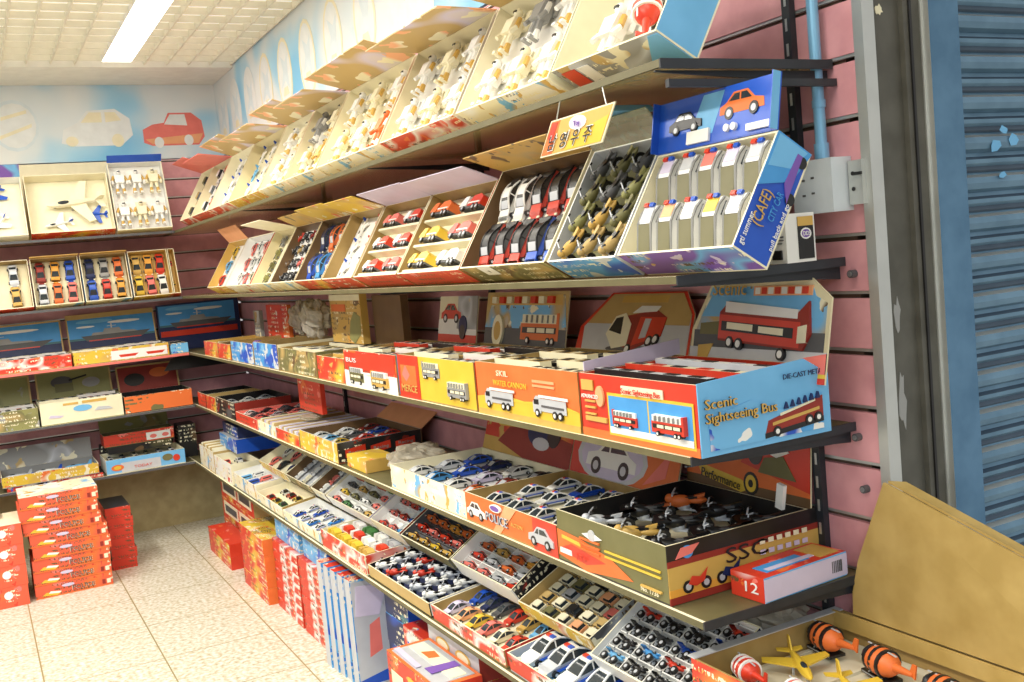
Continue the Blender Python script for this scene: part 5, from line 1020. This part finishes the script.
def star(root, w, d, h): pic(root, F_front(), [('o', 'white', w * .8, h * .6, .02, .02), ('o', 'peach', w * .6, h * .3, .03, .02), ('r', 'gold', w * .3, h * .1, w * .7, h * .16), ('o', 'white', w * .3, h * .5, .012, .012)], 'front_print')
for i in range(4):
    carton(BK(-.34 + random.uniform(-.004, .004), 5.57, i * .1025), .45, .34, .1015, f'large orange-red carton at left edge, {["bottom of its", "second of its", "third of its", "top of its"][i]} stack', 'p_coral', 'cream' if i == 3 else 'coral', 'coral', 'large cartons at the left edge', extra=star)
carton(BK(-.4, 5.75, .4115), .42, .3, .07, 'dark grey carton lying on the large left stack', 'p_black', 'black', 'black')
for i in range(6):
    carton(BK(.53 + random.uniform(-.006, .006), 5.86, i * .057), .13, .32, .056, f'small red striped carton behind police stack, {["bottom", "second up", "third up", "fourth up", "fifth up", "top"][i]}', 'p_red', 'black', 'p_red', 'small red cartons behind the police stack')

# ================================================================== light, world, camera
def area(name, M, sx, sy, power, col):
    l = bpy.data.lights.new(name, 'AREA'); l.shape = 'RECTANGLE'; l.size = sx; l.size_y = sy; l.energy = power; l.color = col
    o = bpy.data.objects.new(name, l); COL.objects.link(o); o.matrix_world = M; return o
area('tube_and_fill_light', T(.7, 3.3, 2.735), .15, 5.0, 26, (1, .96, .87))
area('tube_and_fill_light', T(-.55, 3.2, 2.735), .15, 5.2, 125, (1, .96, .87))  # added lamp out of view, lights the shelf fronts from the aisle
l = bpy.data.lights.new('daylight', 'SUN'); l.energy = .9; l.angle = Rd(25); l.color = (.72, .87, 1)
o = bpy.data.objects.new('daylight', l); COL.objects.link(o); o.rotation_euler = Vector((-.55, -.75, .42)).to_track_quat('Z', 'Y').to_euler()
w = bpy.data.worlds.new('World'); bpy.context.scene.world = w; w.use_nodes = True
nt = w.node_tree; bg = nt.nodes['Background']; tc = nt.nodes.new('ShaderNodeTexCoord'); sx = nt.nodes.new('ShaderNodeSeparateXYZ'); rp_ = nt.nodes.new('ShaderNodeValToRGB')
nt.links.new(tc.outputs['Generated'], sx.inputs[0]); nt.links.new(sx.outputs[2], rp_.inputs[0]); rp_.color_ramp.elements[0].color = (.74, .73, .70, 1); rp_.color_ramp.elements[1].color = (.95, .98, 1, 1)
nt.links.new(rp_.outputs[0], bg.inputs[0]); bg.inputs[1].default_value = .68
cam = bpy.data.cameras.new('camera'); co = bpy.data.objects.new('camera', cam); COL.objects.link(co)
cam.sensor_width = 36; cam.lens = 36 * 1024.944 / 1024; cam.clip_start = .02
Mw = Matrix(((0.87755127, 0.12044821, -0.46410775), (-0.47060576, 0.03097223, -0.88179983), (-0.09183676, 0.99223634, 0.08386334)))
# rows are the world axes in camera space; Mw maps camera vectors to the world
co.matrix_world = T(0, 0, 1.5) @ Mw.to_4x4()
sc_ = bpy.context.scene; sc_.camera = co
sc_.view_settings.view_transform = 'Standard'; sc_.view_settings.look = 'None'; sc_.view_settings.gamma = 1; sc_.view_settings.exposure = .2; sc_.view_settings.use_curve_mapping = False
dup_ = {k: v for k, v in LAB.items() if len(v) > 1}
if dup_: print('DUPLABELS', len(dup_), list(dup_.items())[:8])
